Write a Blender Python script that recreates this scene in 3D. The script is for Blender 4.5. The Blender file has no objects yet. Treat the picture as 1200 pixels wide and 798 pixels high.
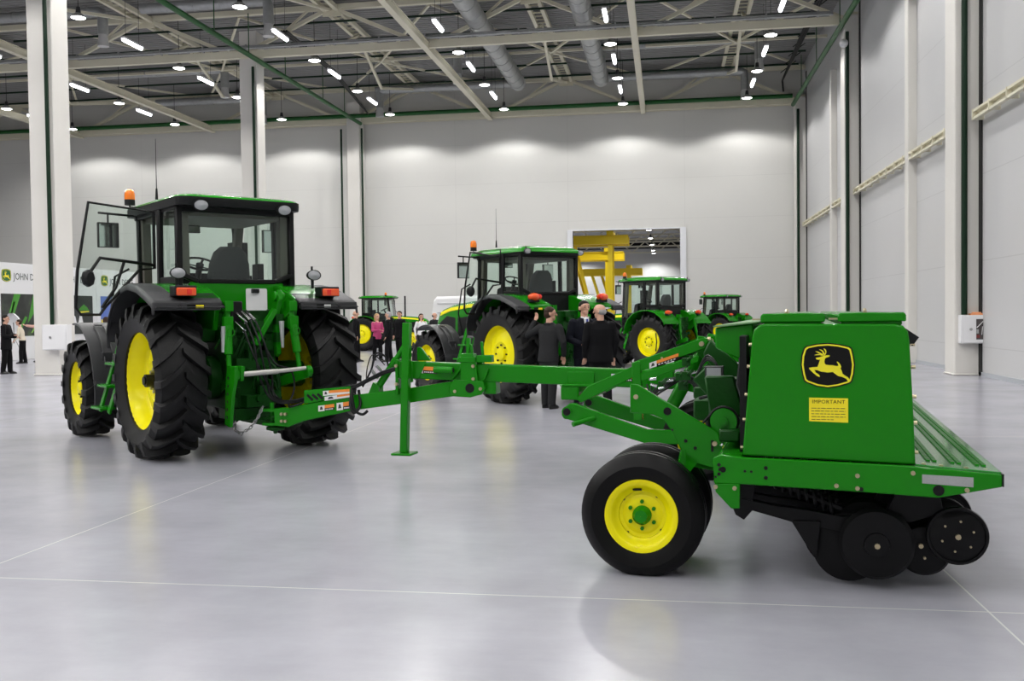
import bpy, bmesh, math, random
from mathutils import Vector, Matrix
random.seed(7)
C = bpy.context.scene.collection
PI = math.pi
V = Vector
sc = bpy.context.scene
sc.view_settings.view_transform = 'Standard'
sc.view_settings.look = 'None'
sc.view_settings.gamma = 1.0
sc.view_settings.use_curve_mapping = False
sc.view_settings.exposure = 0.0

# ------------------------------------------------------------------ materials
def mat(name, col, rough=.5, metal=0.0, emit=None, es=1.0, coat=0.0, noise=0.0, nscale=8.0, bump=0.0, bscale=30.0, spec=.5):
    m = bpy.data.materials.new(name); m.use_nodes = True
    nt = m.node_tree; b = nt.nodes['Principled BSDF']
    c = (col[0], col[1], col[2], 1)
    b.inputs['Base Color'].default_value = c
    b.inputs['Roughness'].default_value = rough
    b.inputs['Metallic'].default_value = metal
    b.inputs['Specular IOR Level'].default_value = spec
    if coat:
        b.inputs['Coat Weight'].default_value = coat; b.inputs['Coat Roughness'].default_value = .08
    if emit:
        b.inputs['Emission Color'].default_value = (*emit, 1); b.inputs['Emission Strength'].default_value = es
    if noise or bump:
        tc = nt.nodes.new('ShaderNodeTexCoord')
    if noise:
        n = nt.nodes.new('ShaderNodeTexNoise'); n.inputs['Scale'].default_value = nscale; n.inputs['Detail'].default_value = 5
        nt.links.new(tc.outputs['Object'], n.inputs['Vector'])
        r = nt.nodes.new('ShaderNodeMapRange')
        r.inputs['To Min'].default_value = 1 - noise; r.inputs['To Max'].default_value = 1 + noise
        nt.links.new(n.outputs['Fac'], r.inputs['Value'])
        mx = nt.nodes.new('ShaderNodeVectorMath'); mx.operation = 'SCALE'
        mx.inputs[0].default_value = col[:3]
        nt.links.new(r.outputs['Result'], mx.inputs['Scale'])
        nt.links.new(mx.outputs['Vector'], b.inputs['Base Color'])
    if bump:
        n2 = nt.nodes.new('ShaderNodeTexNoise'); n2.inputs['Scale'].default_value = bscale; n2.inputs['Detail'].default_value = 4
        nt.links.new(tc.outputs['Object'], n2.inputs['Vector'])
        bp = nt.nodes.new('ShaderNodeBump'); bp.inputs['Strength'].default_value = bump; bp.inputs['Distance'].default_value = .02
        nt.links.new(n2.outputs['Fac'], bp.inputs['Height'])
        nt.links.new(bp.outputs['Normal'], b.inputs['Normal'])
    return m

def glass_mat(name, tint, refl=.35):
    m = bpy.data.materials.new(name); m.use_nodes = True
    nt = m.node_tree; nt.nodes.clear()
    out = nt.nodes.new('ShaderNodeOutputMaterial'); tr = nt.nodes.new('ShaderNodeBsdfTransparent')
    tr.inputs['Color'].default_value = (*tint, 1)
    gl = nt.nodes.new('ShaderNodeBsdfGlossy'); gl.inputs['Roughness'].default_value = .01
    gl.inputs['Color'].default_value = (1, 1, 1, 1)
    fr = nt.nodes.new('ShaderNodeFresnel'); fr.inputs['IOR'].default_value = 1.52
    mx = nt.nodes.new('ShaderNodeMixShader')
    ge = nt.nodes.new('ShaderNodeNewGeometry'); iv = nt.nodes.new('ShaderNodeMath'); iv.operation = 'SUBTRACT'; iv.inputs[0].default_value = 1
    nt.links.new(ge.outputs['Backfacing'], iv.inputs[1]); mu = nt.nodes.new('ShaderNodeMath'); mu.operation = 'MULTIPLY'
    nt.links.new(fr.outputs['Fac'], mu.inputs[0]); nt.links.new(iv.outputs[0], mu.inputs[1]); nt.links.new(mu.outputs[0], mx.inputs['Fac'])
    nt.links.new(tr.outputs[0], mx.inputs[1]); nt.links.new(gl.outputs[0], mx.inputs[2])
    nt.links.new(mx.outputs[0], out.inputs[0])
    return m

def seam_mat(name, col, ax_u, u0, du, ax_v, v0, dv, rough, dark=.82, wid=.012, coat=0.0, spec=.5):
    """painted sandwich panels with narrow joints"""
    m = mat(name, col, rough, spec=spec, coat=coat)
    nt = m.node_tree; b = nt.nodes['Principled BSDF']
    geo = nt.nodes.new('ShaderNodeNewGeometry'); sp = nt.nodes.new('ShaderNodeSeparateXYZ')
    nt.links.new(geo.outputs['Position'], sp.inputs[0])
    def line(ax, o, d):
        a = nt.nodes.new('ShaderNodeMath'); a.operation = 'SUBTRACT'; a.inputs[1].default_value = o - d * 200
        nt.links.new(sp.outputs[ax], a.inputs[0])
        f = nt.nodes.new('ShaderNodeMath'); f.operation = 'MODULO'; f.inputs[1].default_value = d
        nt.links.new(a.outputs[0], f.inputs[0])
        l = nt.nodes.new('ShaderNodeMath'); l.operation = 'LESS_THAN'; l.inputs[1].default_value = wid * 2
        nt.links.new(f.outputs[0], l.inputs[0])
        return l
    l1 = line(ax_u, u0, du); l2 = line(ax_v, v0, dv)
    mx = nt.nodes.new('ShaderNodeMath'); mx.operation = 'MAXIMUM'
    nt.links.new(l1.outputs[0], mx.inputs[0]); nt.links.new(l2.outputs[0], mx.inputs[1])
    n = nt.nodes.new('ShaderNodeTexNoise'); n.inputs['Scale'].default_value = .35; n.inputs['Detail'].default_value = 3
    nt.links.new(geo.outputs['Position'], n.inputs['Vector'])
    r = nt.nodes.new('ShaderNodeMapRange'); r.inputs['To Min'].default_value = .96; r.inputs['To Max'].default_value = 1.04
    nt.links.new(n.outputs['Fac'], r.inputs['Value'])
    mix = nt.nodes.new('ShaderNodeMix'); mix.data_type = 'RGBA'
    nt.links.new(mx.outputs[0], mix.inputs['Factor'])
    mix.inputs['A'].default_value = (*col, 1); mix.inputs['B'].default_value = (col[0]*dark, col[1]*dark, col[2]*dark, 1)
    sm = nt.nodes.new('ShaderNodeVectorMath'); sm.operation = 'SCALE'
    nt.links.new(mix.outputs['Result'], sm.inputs[0]); nt.links.new(r.outputs['Result'], sm.inputs['Scale'])
    nt.links.new(sm.outputs['Vector'], b.inputs['Base Color'])
    return m

def floor_mat():
    m = mat('polished_concrete', (.45, .45, .50), .23, spec=.45)
    nt = m.node_tree; b = nt.nodes['Principled BSDF']; L = nt.links.new
    geo = nt.nodes.new('ShaderNodeNewGeometry'); sp = nt.nodes.new('ShaderNodeSeparateXYZ'); L(geo.outputs['Position'], sp.inputs[0])
    def math_(op, a, bv):
        n = nt.nodes.new('ShaderNodeMath'); n.operation = op
        L(a, n.inputs[0])
        if isinstance(bv, (int, float)): n.inputs[1].default_value = bv
        else: L(bv, n.inputs[1])
        return n.outputs[0]
    def line(ax, o, d, w):
        a = math_('SUBTRACT', sp.outputs[ax], o - d * 100 - w / 2)
        return math_('LESS_THAN', math_('MODULO', a, d), w)
    joint = math_('MAXIMUM', line('X', FLOOR_X0, 6.2, .011), line('Y', FLOOR_Y0, 7.65, .011))
    n1 = nt.nodes.new('ShaderNodeTexNoise'); n1.inputs['Scale'].default_value = .8; n1.inputs['Detail'].default_value = 6; n1.inputs['Roughness'].default_value = .6
    L(geo.outputs['Position'], n1.inputs['Vector'])
    mp = nt.nodes.new('ShaderNodeMapping'); mp.inputs['Scale'].default_value = (1.0, 4, 1); mp.inputs['Rotation'].default_value = (0, 0, .35)
    L(geo.outputs['Position'], mp.inputs['Vector'])
    n2 = nt.nodes.new('ShaderNodeTexNoise'); n2.inputs['Scale'].default_value = 2.2; n2.inputs['Detail'].default_value = 7; n2.inputs['Roughness'].default_value = .65
    L(mp.outputs[0], n2.inputs['Vector'])
    tot = math_('ADD', math_('MULTIPLY', n1.outputs['Fac'], .85), math_('MULTIPLY', n2.outputs['Fac'], .15))
    r = nt.nodes.new('ShaderNodeMapRange'); r.inputs['From Min'].default_value = .3; r.inputs['From Max'].default_value = .7
    r.inputs['To Min'].default_value = .82; r.inputs['To Max'].default_value = 1.12
    L(tot, r.inputs['Value'])
    sm = nt.nodes.new('ShaderNodeVectorMath'); sm.operation = 'SCALE'; sm.inputs[0].default_value = (.405, .405, .455)
    L(r.outputs[0], sm.inputs['Scale'])
    mix = nt.nodes.new('ShaderNodeMix'); mix.data_type = 'RGBA'; L(joint, mix.inputs['Factor'])
    L(sm.outputs[0], mix.inputs['A']); mix.inputs['B'].default_value = (.62, .62, .62, 1)
    L(mix.outputs['Result'], b.inputs['Base Color'])
    return m

FLOOR_X0, FLOOR_Y0 = -4.48, 5.54
GREEN = mat('green_paint', (.0085, .21, .0035), .24, spec=.2, coat=.06, noise=.05, nscale=3)
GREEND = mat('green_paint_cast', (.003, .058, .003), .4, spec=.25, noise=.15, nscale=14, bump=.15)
YEL = mat('yellow_paint', (.93, .84, .003), .3, spec=.25, coat=.05, noise=.03)
RUB = mat('tyre_rubber', (.0055, .0055, .0058), .5, spec=.3, noise=.25, nscale=20, bump=.12, bscale=60)
RUBS = mat('tyre_rubber_smooth', (.003, .003, .0032), .4, spec=.18, noise=.15, nscale=10)
BLK = mat('black_plastic', (.008, .0085, .0095), .5, spec=.25, noise=.1, nscale=30)
GRYP = mat('dark_grey_plastic', (.036, .036, .039), .45, spec=.4, bump=.08, bscale=120)
BLKM = mat('black_metal', (.005, .005, .0055), .42, spec=.25, noise=.2, nscale=12)
TRIM = mat('interior_lining', (.10, .092, .075), .6)
STEEL = mat('bare_steel', (.45, .45, .45), .3, 1.0)
ZINC = mat('zinc_bolt', (.55, .47, .30), .35, .9)
CHROME = mat('chrome', (.75, .75, .75), .12, 1.0)
MIRG = mat('mirror_glass', (.7, .75, .72), .05, 1.0)
GLASS = glass_mat('tinted_cab_glass', (.90, .95, .925))
GLASSC = glass_mat('clear_glass', (.97, .98, .975))
LENS = mat('lamp_lens', (.42, .43, .45), .22, .2)
ORANGE = mat('amber_lens', (.95, .22, .01), .2, coat=.5)
TAIL = mat('tail_lens', (.80, .085, .012), .2, coat=.4)
RED = mat('red_lens', (.75, .025, .01), .2, coat=.5)
WHITE = mat('white_paint', (.78, .78, .79), .4)
WHITEP = mat('white_print', (.74, .74, .75), .5)
CREAM = mat('cream_steel_paint', (.72, .685, .54), .45, noise=.05, nscale=2)
COLM = mat('column_paint', (.70, .68, .64), .5, noise=.04, nscale=1.5)
DKGRN = mat('dark_green_pipe', (.008, .085, .014), .4, spec=.3)
DKGRN2 = mat('deep_green_pipe', (.004, .022, .009), .4, spec=.25)
DECK = mat('roof_deck', (.27, .27, .265), .55, noise=.1, nscale=1)
GALV = mat('galvanised_duct', (.40, .41, .41), .4, .5, noise=.2, nscale=6)
LAMP = mat('lamp_glow', (1, 1, 1), .5, emit=(1, .98, .95), es=14)
TUBE = mat('tube_glow', (1, 1, 1), .5, emit=(.95, .97, 1), es=9)
for _m in (LAMP, TUBE): _m.cycles.emission_sampling = 'NONE'
DECALW = mat('decal_white', (.75, .75, .74), .5)
DECALO = mat('decal_orange', (.85, .26, .03), .5)
DECALK = mat('decal_black', (.005, .005, .005), .4, spec=.2)
DECALY = mat('decal_yellow', (.95, .80, .015), .45)
REFL = mat('reflector_grey', (.36, .37, .37), .35, noise=.15, nscale=90)
SKIN = mat('skin', (.60, .34, .24), .5)
HAIRD = mat('hair_dark', (.008, .006, .005), .6, spec=.2)
HAIRB = mat('hair_brown', (.035, .018, .010), .6, spec=.2)
HAIRG = mat('hair_grey', (.32, .31, .30), .5)
HAIRY = mat('hair_blonde', (.42, .27, .10), .5)
SUITK = mat('suit_black', (.004, .004, .005), .8, spec=.15, noise=.2, nscale=40)
SUITG = mat('suit_charcoal', (.018, .0185, .020), .8, spec=.2, noise=.2, nscale=40)
NAVY = mat('suit_navy', (.005, .006, .011), .8, spec=.15)
PINK = mat('pink_cloth', (.48, .05, .17), .7)
SALMON = mat('salmon_cloth', (.62, .36, .30), .7)
CREAMC = mat('cream_cloth', (.68, .61, .48), .8)
TANC = mat('tan_cloth', (.38, .26, .12), .8)
SHOE = mat('black_leather', (.01, .01, .01), .3)
TIE = mat('blue_tie', (.04, .07, .32), .5)

# ------------------------------------------------------------------ mesh builder
class MB:
    def __init__(s): s.v = []; s.f = []; s.m = []
    def add(s, vs, fs, m=0):
        b = len(s.v); s.v += [tuple(p) for p in vs]
        s.f += [tuple(b + i for i in f) for f in fs]; s.m += [m] * len(fs)
    def box(s, x0, x1, y0, y1, z0, z1, m=0):
        s.add([(x0,y0,z0),(x1,y0,z0),(x1,y1,z0),(x0,y1,z0),(x0,y0,z1),(x1,y0,z1),(x1,y1,z1),(x0,y1,z1)],
              [(0,3,2,1),(4,5,6,7),(0,1,5,4),(1,2,6,5),(2,3,7,6),(3,0,4,7)], m)
    def frame(s, p0, p1, up=(0,0,1)):
        d = (V(p1) - V(p0)).normalized(); u = V(up)
        if abs(d.dot(u)) > .98: u = V((1,0,0)) if abs(d.x) < .9 else V((0,1,0))
        a = d.cross(u).normalized(); b = a.cross(d).normalized()
        return d, a, b
    def bar(s, p0, p1, w, h, m=0, up=(0,0,1)):
        d, a, b = s.frame(p0, p1, up); p0 = V(p0); p1 = V(p1)
        vs = [p + a*i*w/2 + b*j*h/2 for p in (p0, p1) for i, j in ((-1,-1),(1,-1),(1,1),(-1,1))]
        s.add(vs, [(0,1,2,3),(7,6,5,4),(0,4,5,1),(1,5,6,2),(2,6,7,3),(3,7,4,0)], m)
    def cyl(s, p0, p1, r0, r1=None, n=14, m=0, caps=True):
        if r1 is None: r1 = r0
        d, a, b = s.frame(p0, p1); p0 = V(p0); p1 = V(p1); vs = []
        for p, r in ((p0, r0), (p1, r1)):
            for k in range(n):
                t = 2*PI*k/n; vs.append(p + a*math.cos(t)*r + b*math.sin(t)*r)
        fs = [(k, (k+1) % n, n+(k+1) % n, n+k) for k in range(n)]
        if caps: fs += [tuple(range(n-1, -1, -1)), tuple(range(n, 2*n))]
        s.add(vs, fs, m)
    def tube(s, pts, r, n=7, m=0, closed=False):
        P = [V(p) for p in pts]; N = len(P); vs = []; pa = None
        for i in range(N):
            if closed: d = P[(i+1) % N] - P[i-1]
            else: d = P[min(i+1, N-1)] - P[max(i-1, 0)]
            d.normalize()
            if pa is None:
                u = V((0,0,1)) if abs(d.z) < .9 else V((1,0,0))
                a = d.cross(u).normalized()
            else:
                a = (pa - d*pa.dot(d)).normalized()
            pa = a; b = a.cross(d)
            for k in range(n):
                t = 2*PI*k/n; vs.append(P[i] + a*math.cos(t)*r + b*math.sin(t)*r)
        fs = []
        for i in range(N if closed else N-1):
            j = (i+1) % N
            for k in range(n): fs.append((i*n+k, i*n+(k+1) % n, j*n+(k+1) % n, j*n+k))
        if not closed: fs += [tuple(range(n-1, -1, -1)), tuple(range((N-1)*n, N*n))]
        s.add(vs, fs, m)
    def prism(s, poly, ax, a, b, m=0):
        """polygon in the plane across axis ax ('x': (y,z), 'y': (x,z), 'z': (x,y)) from a to b"""
        def P(u, v, w): return (w,u,v) if ax == 'x' else (u,w,v) if ax == 'y' else (u,v,w)
        n = len(poly)
        vs = [P(u, v, a) for u, v in poly] + [P(u, v, b) for u, v in poly]
        area = sum(poly[i][0]*poly[(i+1) % n][1] - poly[(i+1) % n][0]*poly[i][1] for i in range(n))
        flip = (area > 0) ^ (b < a) ^ (ax == 'y')
        fs = [(i, (i+1) % n, n+(i+1) % n, n+i) for i in range(n)] + [tuple(range(n-1,-1,-1)), tuple(range(n, 2*n))]
        if not flip: fs = [tuple(reversed(f)) for f in fs]
        s.add(vs, fs, m)
    def lathe(s, prof, o, axis, n=32, m=0, closed=False):
        """prof: (radius, along) pairs about axis through o"""
        o = V(o); d, a, b = s.frame(o, o + V(axis)); N = len(prof); vs = []
        for r, h in prof:
            for k in range(n):
                t = 2*PI*k/n; vs.append(o + d*h + (a*math.cos(t) + b*math.sin(t))*max(r, 1e-4))
        fs = []
        for i in range(N if closed else N-1):
            j = (i+1) % N
            for k in range(n): fs.append((i*n+k, i*n+(k+1) % n, j*n+(k+1) % n, j*n+k))
        s.add(vs, fs, m)
    def ball(s, c, r, n=12, m=0):
        if not hasattr(r, '__len__'): r = (r, r, r)
        c = V(c); vs = []; h = n//2
        for i in range(1, h):
            ph = PI*i/h
            for k in range(n):
                t = 2*PI*k/n; vs.append((c.x + r[0]*math.sin(ph)*math.cos(t), c.y + r[1]*math.sin(ph)*math.sin(t), c.z + r[2]*math.cos(ph)))
        top = len(vs); vs += [(c.x, c.y, c.z + r[2]), (c.x, c.y, c.z - r[2])]
        fs = []
        for i in range(h-2):
            for k in range(n): fs.append((i*n+k, (i+1)*n+k, (i+1)*n+(k+1) % n, i*n+(k+1) % n))
        for k in range(n):
            fs.append((top, k, (k+1) % n)); fs.append((top+1, (h-2)*n+(k+1) % n, (h-2)*n+k))
        s.add(vs, fs, m)
    def loft(s, rings, m=0, caps=True, closed=True):
        n = len(rings[0]); vs = [p for r in rings for p in r]; fs = []
        for i in range(len(rings)-1):
            for k in range(n if closed else n-1):
                fs.append((i*n+k, i*n+(k+1) % n, (i+1)*n+(k+1) % n, (i+1)*n+k))
        if caps: fs += [tuple(range(n-1,-1,-1)), tuple(range((len(rings)-1)*n, len(rings)*n))]
        s.add(vs, fs, m)
    def capsule(s, p0, p1, r0, r1=None, n=12, m=0):
        if r1 is None: r1 = r0
        d, a, b = s.frame(p0, p1); p0 = V(p0); p1 = V(p1); rings = []
        for k in range(1, 5):
            t = PI/2*(k/4); rings.append((p0 - d*r0*math.cos(t), r0*math.sin(t)))
        for k in range(4, 0, -1):
            t = PI/2*(k/4); rings.append((p1 + d*r1*math.cos(t), r1*math.sin(t)))
        R = [[p + a*math.cos(2*PI*k/n)*r + b*math.sin(2*PI*k/n)*r for k in range(n)] for p, r in rings]
        s.loft(R, m)
    def build(s, name, mats, parent=None, bevel=0, smooth=40, fix=True, seg=1):
        me = bpy.data.meshes.new(name); me.from_pydata(s.v, [], s.f)
        if not isinstance(mats, (list, tuple)): mats = [mats]
        for m_ in mats: me.materials.append(m_)
        for p, mi in zip(me.polygons, s.m): p.material_index = mi
        if fix:
            bm = bmesh.new(); bm.from_mesh(me); bmesh.ops.recalc_face_normals(bm, faces=bm.faces); bm.to_mesh(me); bm.free()
        if smooth:
            for p in me.polygons: p.use_smooth = True
            me.set_sharp_from_angle(angle=math.radians(smooth))
        me.update()
        o = bpy.data.objects.new(name, me); C.objects.link(o)
        if parent: o.parent = parent
        if bevel:
            md = o.modifiers.new('bevel', 'BEVEL'); md.width = bevel; md.segments = seg; md.limit_method = 'ANGLE'; md.angle_limit = math.radians(50)
        return o

def build_each(mb, name, mats, parent=None, bevel=0, smooth=40):
    """one object for every loose piece of the builder"""
    par = list(range(len(mb.v)))
    def find(i):
        while par[i] != i: par[i] = par[par[i]]; i = par[i]
        return i
    for fc in mb.f:
        a = find(fc[0])
        for q in fc[1:]: par[find(q)] = a
    groups = {}
    for k, fc in enumerate(mb.f): groups.setdefault(find(fc[0]), []).append(k)
    out = []
    for g in groups.values():
        n = MB(); mp = {}
        for k in g:
            fc = []
            for q in mb.f[k]:
                if q not in mp: mp[q] = len(n.v); n.v.append(mb.v[q])
                fc.append(mp[q])
            n.f.append(tuple(fc)); n.m.append(mb.m[k])
        out.append(n.build(name, mats, parent, bevel, smooth))
    return out
def tag(o, label=None, cat=None, group=None, kind=None):
    if label: o['label'] = label
    if cat: o['category'] = cat
    if group: o['group'] = group
    if kind: o['kind'] = kind
    return o
def empty(name, loc=(0,0,0), rz=0, scale=1, parent=None):
    o = bpy.data.objects.new(name, None); C.objects.link(o)
    o.location = loc; o.rotation_euler = (0,0,rz); o.scale = (scale,)*3
    o.empty_display_size = .1
    if parent: o.parent = parent
    return o
def copy_tree(o, parent=None, skip=()):
    c = o.copy(); C.objects.link(c)
    if parent is not None: c.parent = parent
    for ch in list(o.children):
        if ch.name.split('.')[0] not in skip: copy_tree(ch, c, skip)
    return c
def text_mesh(txt, size, name, material, parent, M, extrude=.002, spacing=1.0, width=1.0):
    cu = bpy.data.curves.new(name, 'FONT'); cu.body = txt; cu.size = size; cu.align_x = 'CENTER'; cu.align_y = 'CENTER'
    cu.extrude = extrude; cu.resolution_u = 2; cu.space_character = spacing
    t = bpy.data.objects.new('tmp', cu); C.objects.link(t)
    bpy.context.view_layer.update()
    me = bpy.data.meshes.new_from_object(t.evaluated_get(bpy.context.evaluated_depsgraph_get()))
    bpy.data.objects.remove(t)
    me.name = name; me.transform(M @ Matrix.Diagonal((width, 1, 1, 1)))
    me.materials.clear(); me.materials.append(material)
    o = bpy.data.objects.new(name, me); C.objects.link(o); o.parent = parent
    return o
def M_axes(o, ux, uy, uz):
    m = Matrix.Identity(4)
    for i in range(3): m[i][0] = ux[i]; m[i][1] = uy[i]; m[i][2] = uz[i]; m[i][3] = o[i]
    return m

# ------------------------------------------------------------------ camera
F_PX = 1130.0; CAM_H = 1.65
yaw = math.atan(181/1130.0); pitch = math.atan(31/1130.0); roll = .012
f = V((-math.sin(yaw)*math.cos(pitch), math.cos(yaw)*math.cos(pitch), -math.sin(pitch)))
r = f.cross(V((0,0,1))).normalized(); u = r.cross(f)
r2 = r*math.cos(roll) - u*math.sin(roll); u2 = u*math.cos(roll) + r*math.sin(roll)
cam = bpy.data.cameras.new('camera'); camo = bpy.data.objects.new('camera', cam); C.objects.link(camo)
cam.sensor_fit = 'HORIZONTAL'; cam.sensor_width = 36; cam.lens = 36*F_PX/1200; cam.clip_end = 500; cam.clip_start = .05
camo.matrix_world = M_axes((0,0,CAM_H), r2, u2, -f)
sc.camera = camo
# ------------------------------------------------------------------ the hall
WX = 7.6; WY = 55.63; RZ = 15.35; XL = -46.0; YB = -14.0
PANEL = seam_mat('back_wall_panels', (.64, .635, .61), 'X', -5.55, 6.62, 'Z', .05, 2.3, .36, dark=.9, spec=.5)
PANELR = seam_mat('side_wall_panels', (.56, .56, .565), 'Y', 25.2, 40.0, 'Z', .7, 2.1, .30, dark=.86, spec=.3)
def struct(name, mb, m, **k):
    o = mb.build(name, m, smooth=0, **k); o['kind'] = 'structure'; return o
b = MB(); b.box(XL, WX+.3, YB, 170, -.2, 0); struct('floor', b, floor_mat())
DX0, DX1, DZ = -5.29, .81, 6.38
b = MB(); b.box(XL, DX0, WY, WY+.25, 0, RZ); b.box(DX1, WX+.3, WY, WY+.25, 0, RZ); b.box(DX0, DX1, WY, WY+.25, DZ, RZ)
struct('wall_back', b, PANEL)
b = MB(); b.box(WX, WX+.25, YB, WY, 0, RZ); struct('wall_right', b, PANELR)
b = MB(); b.box(XL-.25, XL, YB, WY, 0, RZ); struct('wall_left', b, PANEL)
b = MB(); b.box(XL, WX, YB-.25, YB, 0, RZ); struct('wall_front', b, PANELR)
# corrugated roof deck: ribs run along X
b = MB(); n = int((WY-YB)/.30); ring = []
for i in range(n):
    y = YB + i*.30
    ring += [(y, RZ), (y+.09, RZ), (y+.12, RZ-.09), (y+.24, RZ-.09), (y+.27, RZ)]
vs = [(XL, y, z) for y, z in ring] + [(WX, y, z) for y, z in ring]; k = len(ring)
b.add(vs, [(i, i+1, k+i+1, k+i) for i in range(k-1)])
b.box(XL, WX+.3, YB, WY+.3, RZ+.02, RZ+.2)
struct('ceiling', b, DECK)
# door frame
b = MB(); b.box(DX0-.3, DX0, WY-.12, WY+.35, 0, DZ+.02); b.box(DX1, DX1+.33, WY-.12, WY+.35, 0, DZ+.02); b.box(DX0-.3, DX1+.33, WY-.08, WY+.3, DZ, DZ+.08)
struct('trim_1', b, mat('door_frame_paint', (.72, .73, .76), .4))
# floor edge strip on the right wall and base of back wall
b = MB(); b.box(WX-.03, WX, YB, WY, 0, .1); struct('baseboard_right', b, mat('plinth_grey', (.42, .44, .47), .5))
b = MB(); b.box(XL, DX0-.3, WY-.03, WY, 0, .1); b.box(DX1+.33, WX, WY-.03, WY, 0, .1); struct('baseboard_back', b, mat('plinth_grey_2', (.42, .44, .47), .5))

# columns, left row and right row
def column(name, x0, x1, y0, y1, z1, foot=True):
    b = MB(); b.box(x0, x1, y0, y1, 0, z1)
    if foot: b.box(x0-.03, x1+.03, y0-.03, y1+.03, 0, .05)
    o = b.build(name, COLM, bevel=.02, smooth=0); o['kind'] = 'structure'
    return o
for y in (10.2, 25.9, 40.3, 54.7): column('column_left', -18.45, -17.65, y, y+.8, 14.2)
for y in (10.0, 25.2, 40.0, 54.6): column('column_right', WX-.58, WX+.02, y, y+.85, 13.3)
for y in (18.0, 31.2, 45.1): column('post_right', WX-.26, WX+.02, y, y+.42, 14.2 if y < 40 else 12.4, False)
# dark gaps behind each right column
b = MB()
for y in (25.2, 40.0, 54.6): b.box(WX-.03, WX+.01, y-.22, y-.01, 0, 14.6)
struct('trim_2', b, mat('dark_gap', (.012, .012, .012), .8))

# roof trusses across the hall
def truss(y, label, xs0=-44.0):
    b = MB(); zb, zt = 13.12, 14.98
    b.bar((XL, y, zt), (WX, y, zt), .22, .22); b.bar((XL, y, zb), (WX-.2, y, zb), .22, .24)
    b.bar((XL, y-.08, zb+.16), (WX-.2, y-.08, zb+.16), .05, .08)
    xb = [-1.2 + 8.65*k for k in range(-5, 2)]
    for x in xb:
        for s in (-1, 1):
            xt = x + s*4.32
            if XL < xt < WX+.5:
                b.bar((x + s*.12, y, zb), (min(xt, WX-.1), y, zt), .15, .15)
                b.bar((x + s*2.16, y, (zb+zt)/2), (x + s*2.16*1.55, y, zt), .09, .09) if s > 0 else None
        b.box(x-.35, x+.35, y-.03, y+.03, zb-.1, zb+.35)
    for x in [t+4.32 for t in xb]:
        if x < WX: b.box(x-.4, x+.4, y-.03, y+.03, zt-.38, zt+.1)
    o = b.build('roof_truss', CREAM, smooth=0); o['kind'] = 'structure'; o['label'] = label
for y, l in ((25.0, 'cream steel roof truss nearest the camera'), (40.3, 'cream steel roof truss over the middle of the hall'), (55.1, 'cream steel roof truss along the back wall')):
    truss(y, l)
# long beams running into the depth, low ones and the paired high ones
for x in (-35.8, -27.1, -9.95, -1.2):
    b = MB(); b.bar((x, 24.9, 13.05), (x, 55.4, 13.05), .14, .26); b.bar((x, 24.9, 13.2), (x, 55.4, 13.2), .26, .04); b.bar((x, 24.9, 12.9), (x, 55.4, 12.9), .26, .04)
    o = b.build('roof_beam', CREAM, smooth=0); o['kind'] = 'structure'
for x in (-31.5, -22.8, -14.2, -5.5, 3.4):
    b = MB()
    for s in (-.28, .28): b.bar((x+s, 24.9, 14.9), (x+s, 55.4, 14.9), .16, .2)
    for k in range(61): b.bar((x-.28, 25+.5*k, 14.9), (x+.28, 25+.5*k, 14.9), .05, .05)
    for y0, y1 in ((25, 32.6), (40.3, 47.7)):
        b.bar((x, y0, 13.2), (x, (y0+y1)/2, 14.8), .12, .12); b.bar((x, (y0+y1)/2, 14.8), (x, y1, 13.2), .12, .12); b.bar((x, y1, 13.2), (x, y1+7.4, 14.8), .12, .12)
    o = b.build('roof_beam', CREAM, smooth=0); o['kind'] = 'structure'
b = MB()
for x in (-31.5, -22.8, -14.2, -5.5, 3.4):
    for y0 in (40.3,):
        for s in (-1, 1):
            b.bar((x, y0+7.4, 14.55), (x+s*4.3, y0+.2, 14.9), .1, .1); b.bar((x, y0+7.4, 14.55), (x+s*4.3, y0+14.7, 14.9), .1, .1)
    b.bar((x-4.3, 47.7, 14.6), (x+4.3, 47.7, 14.6), .12, .12)
o = b.build('roof_bracing', CREAM, smooth=0); o['kind'] = 'structure'

# ring beam and cable conduit on the back wall, hangers
b = MB(); b.bar((XL, WY-.25, 13.32), (WX-.3, WY-.25, 13.32), .16, .22); b.bar((XL, WY-.28, 13.0), (WX-.3, WY-.28, 13.0), .05, .05)
for k in range(26): b.box(-44+2*k, -43.94+2*k, WY-.36, WY-.3, 13.0, 13.5)
o = tag(b.build('wall_conduit', CREAM, smooth=0), 'cream cable conduit running along the top of the back wall', 'conduit')
# cable tray in front of the middle truss
b = MB(); b.tube([(XL, 40.02, 13.42), (WX-1.0, 40.02, 13.42)], .07); b.tube([(XL, 39.95, 13.34), (WX-1.0, 39.95, 13.34)], .05)
for k in range(22): b.box(-36+2*k, -35.94+2*k, 39.9, 40.1, 13.28, 13.5)
tag(b.build('conduit', GALV), 'grey conduit clipped along the middle roof truss', 'conduit')

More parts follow.
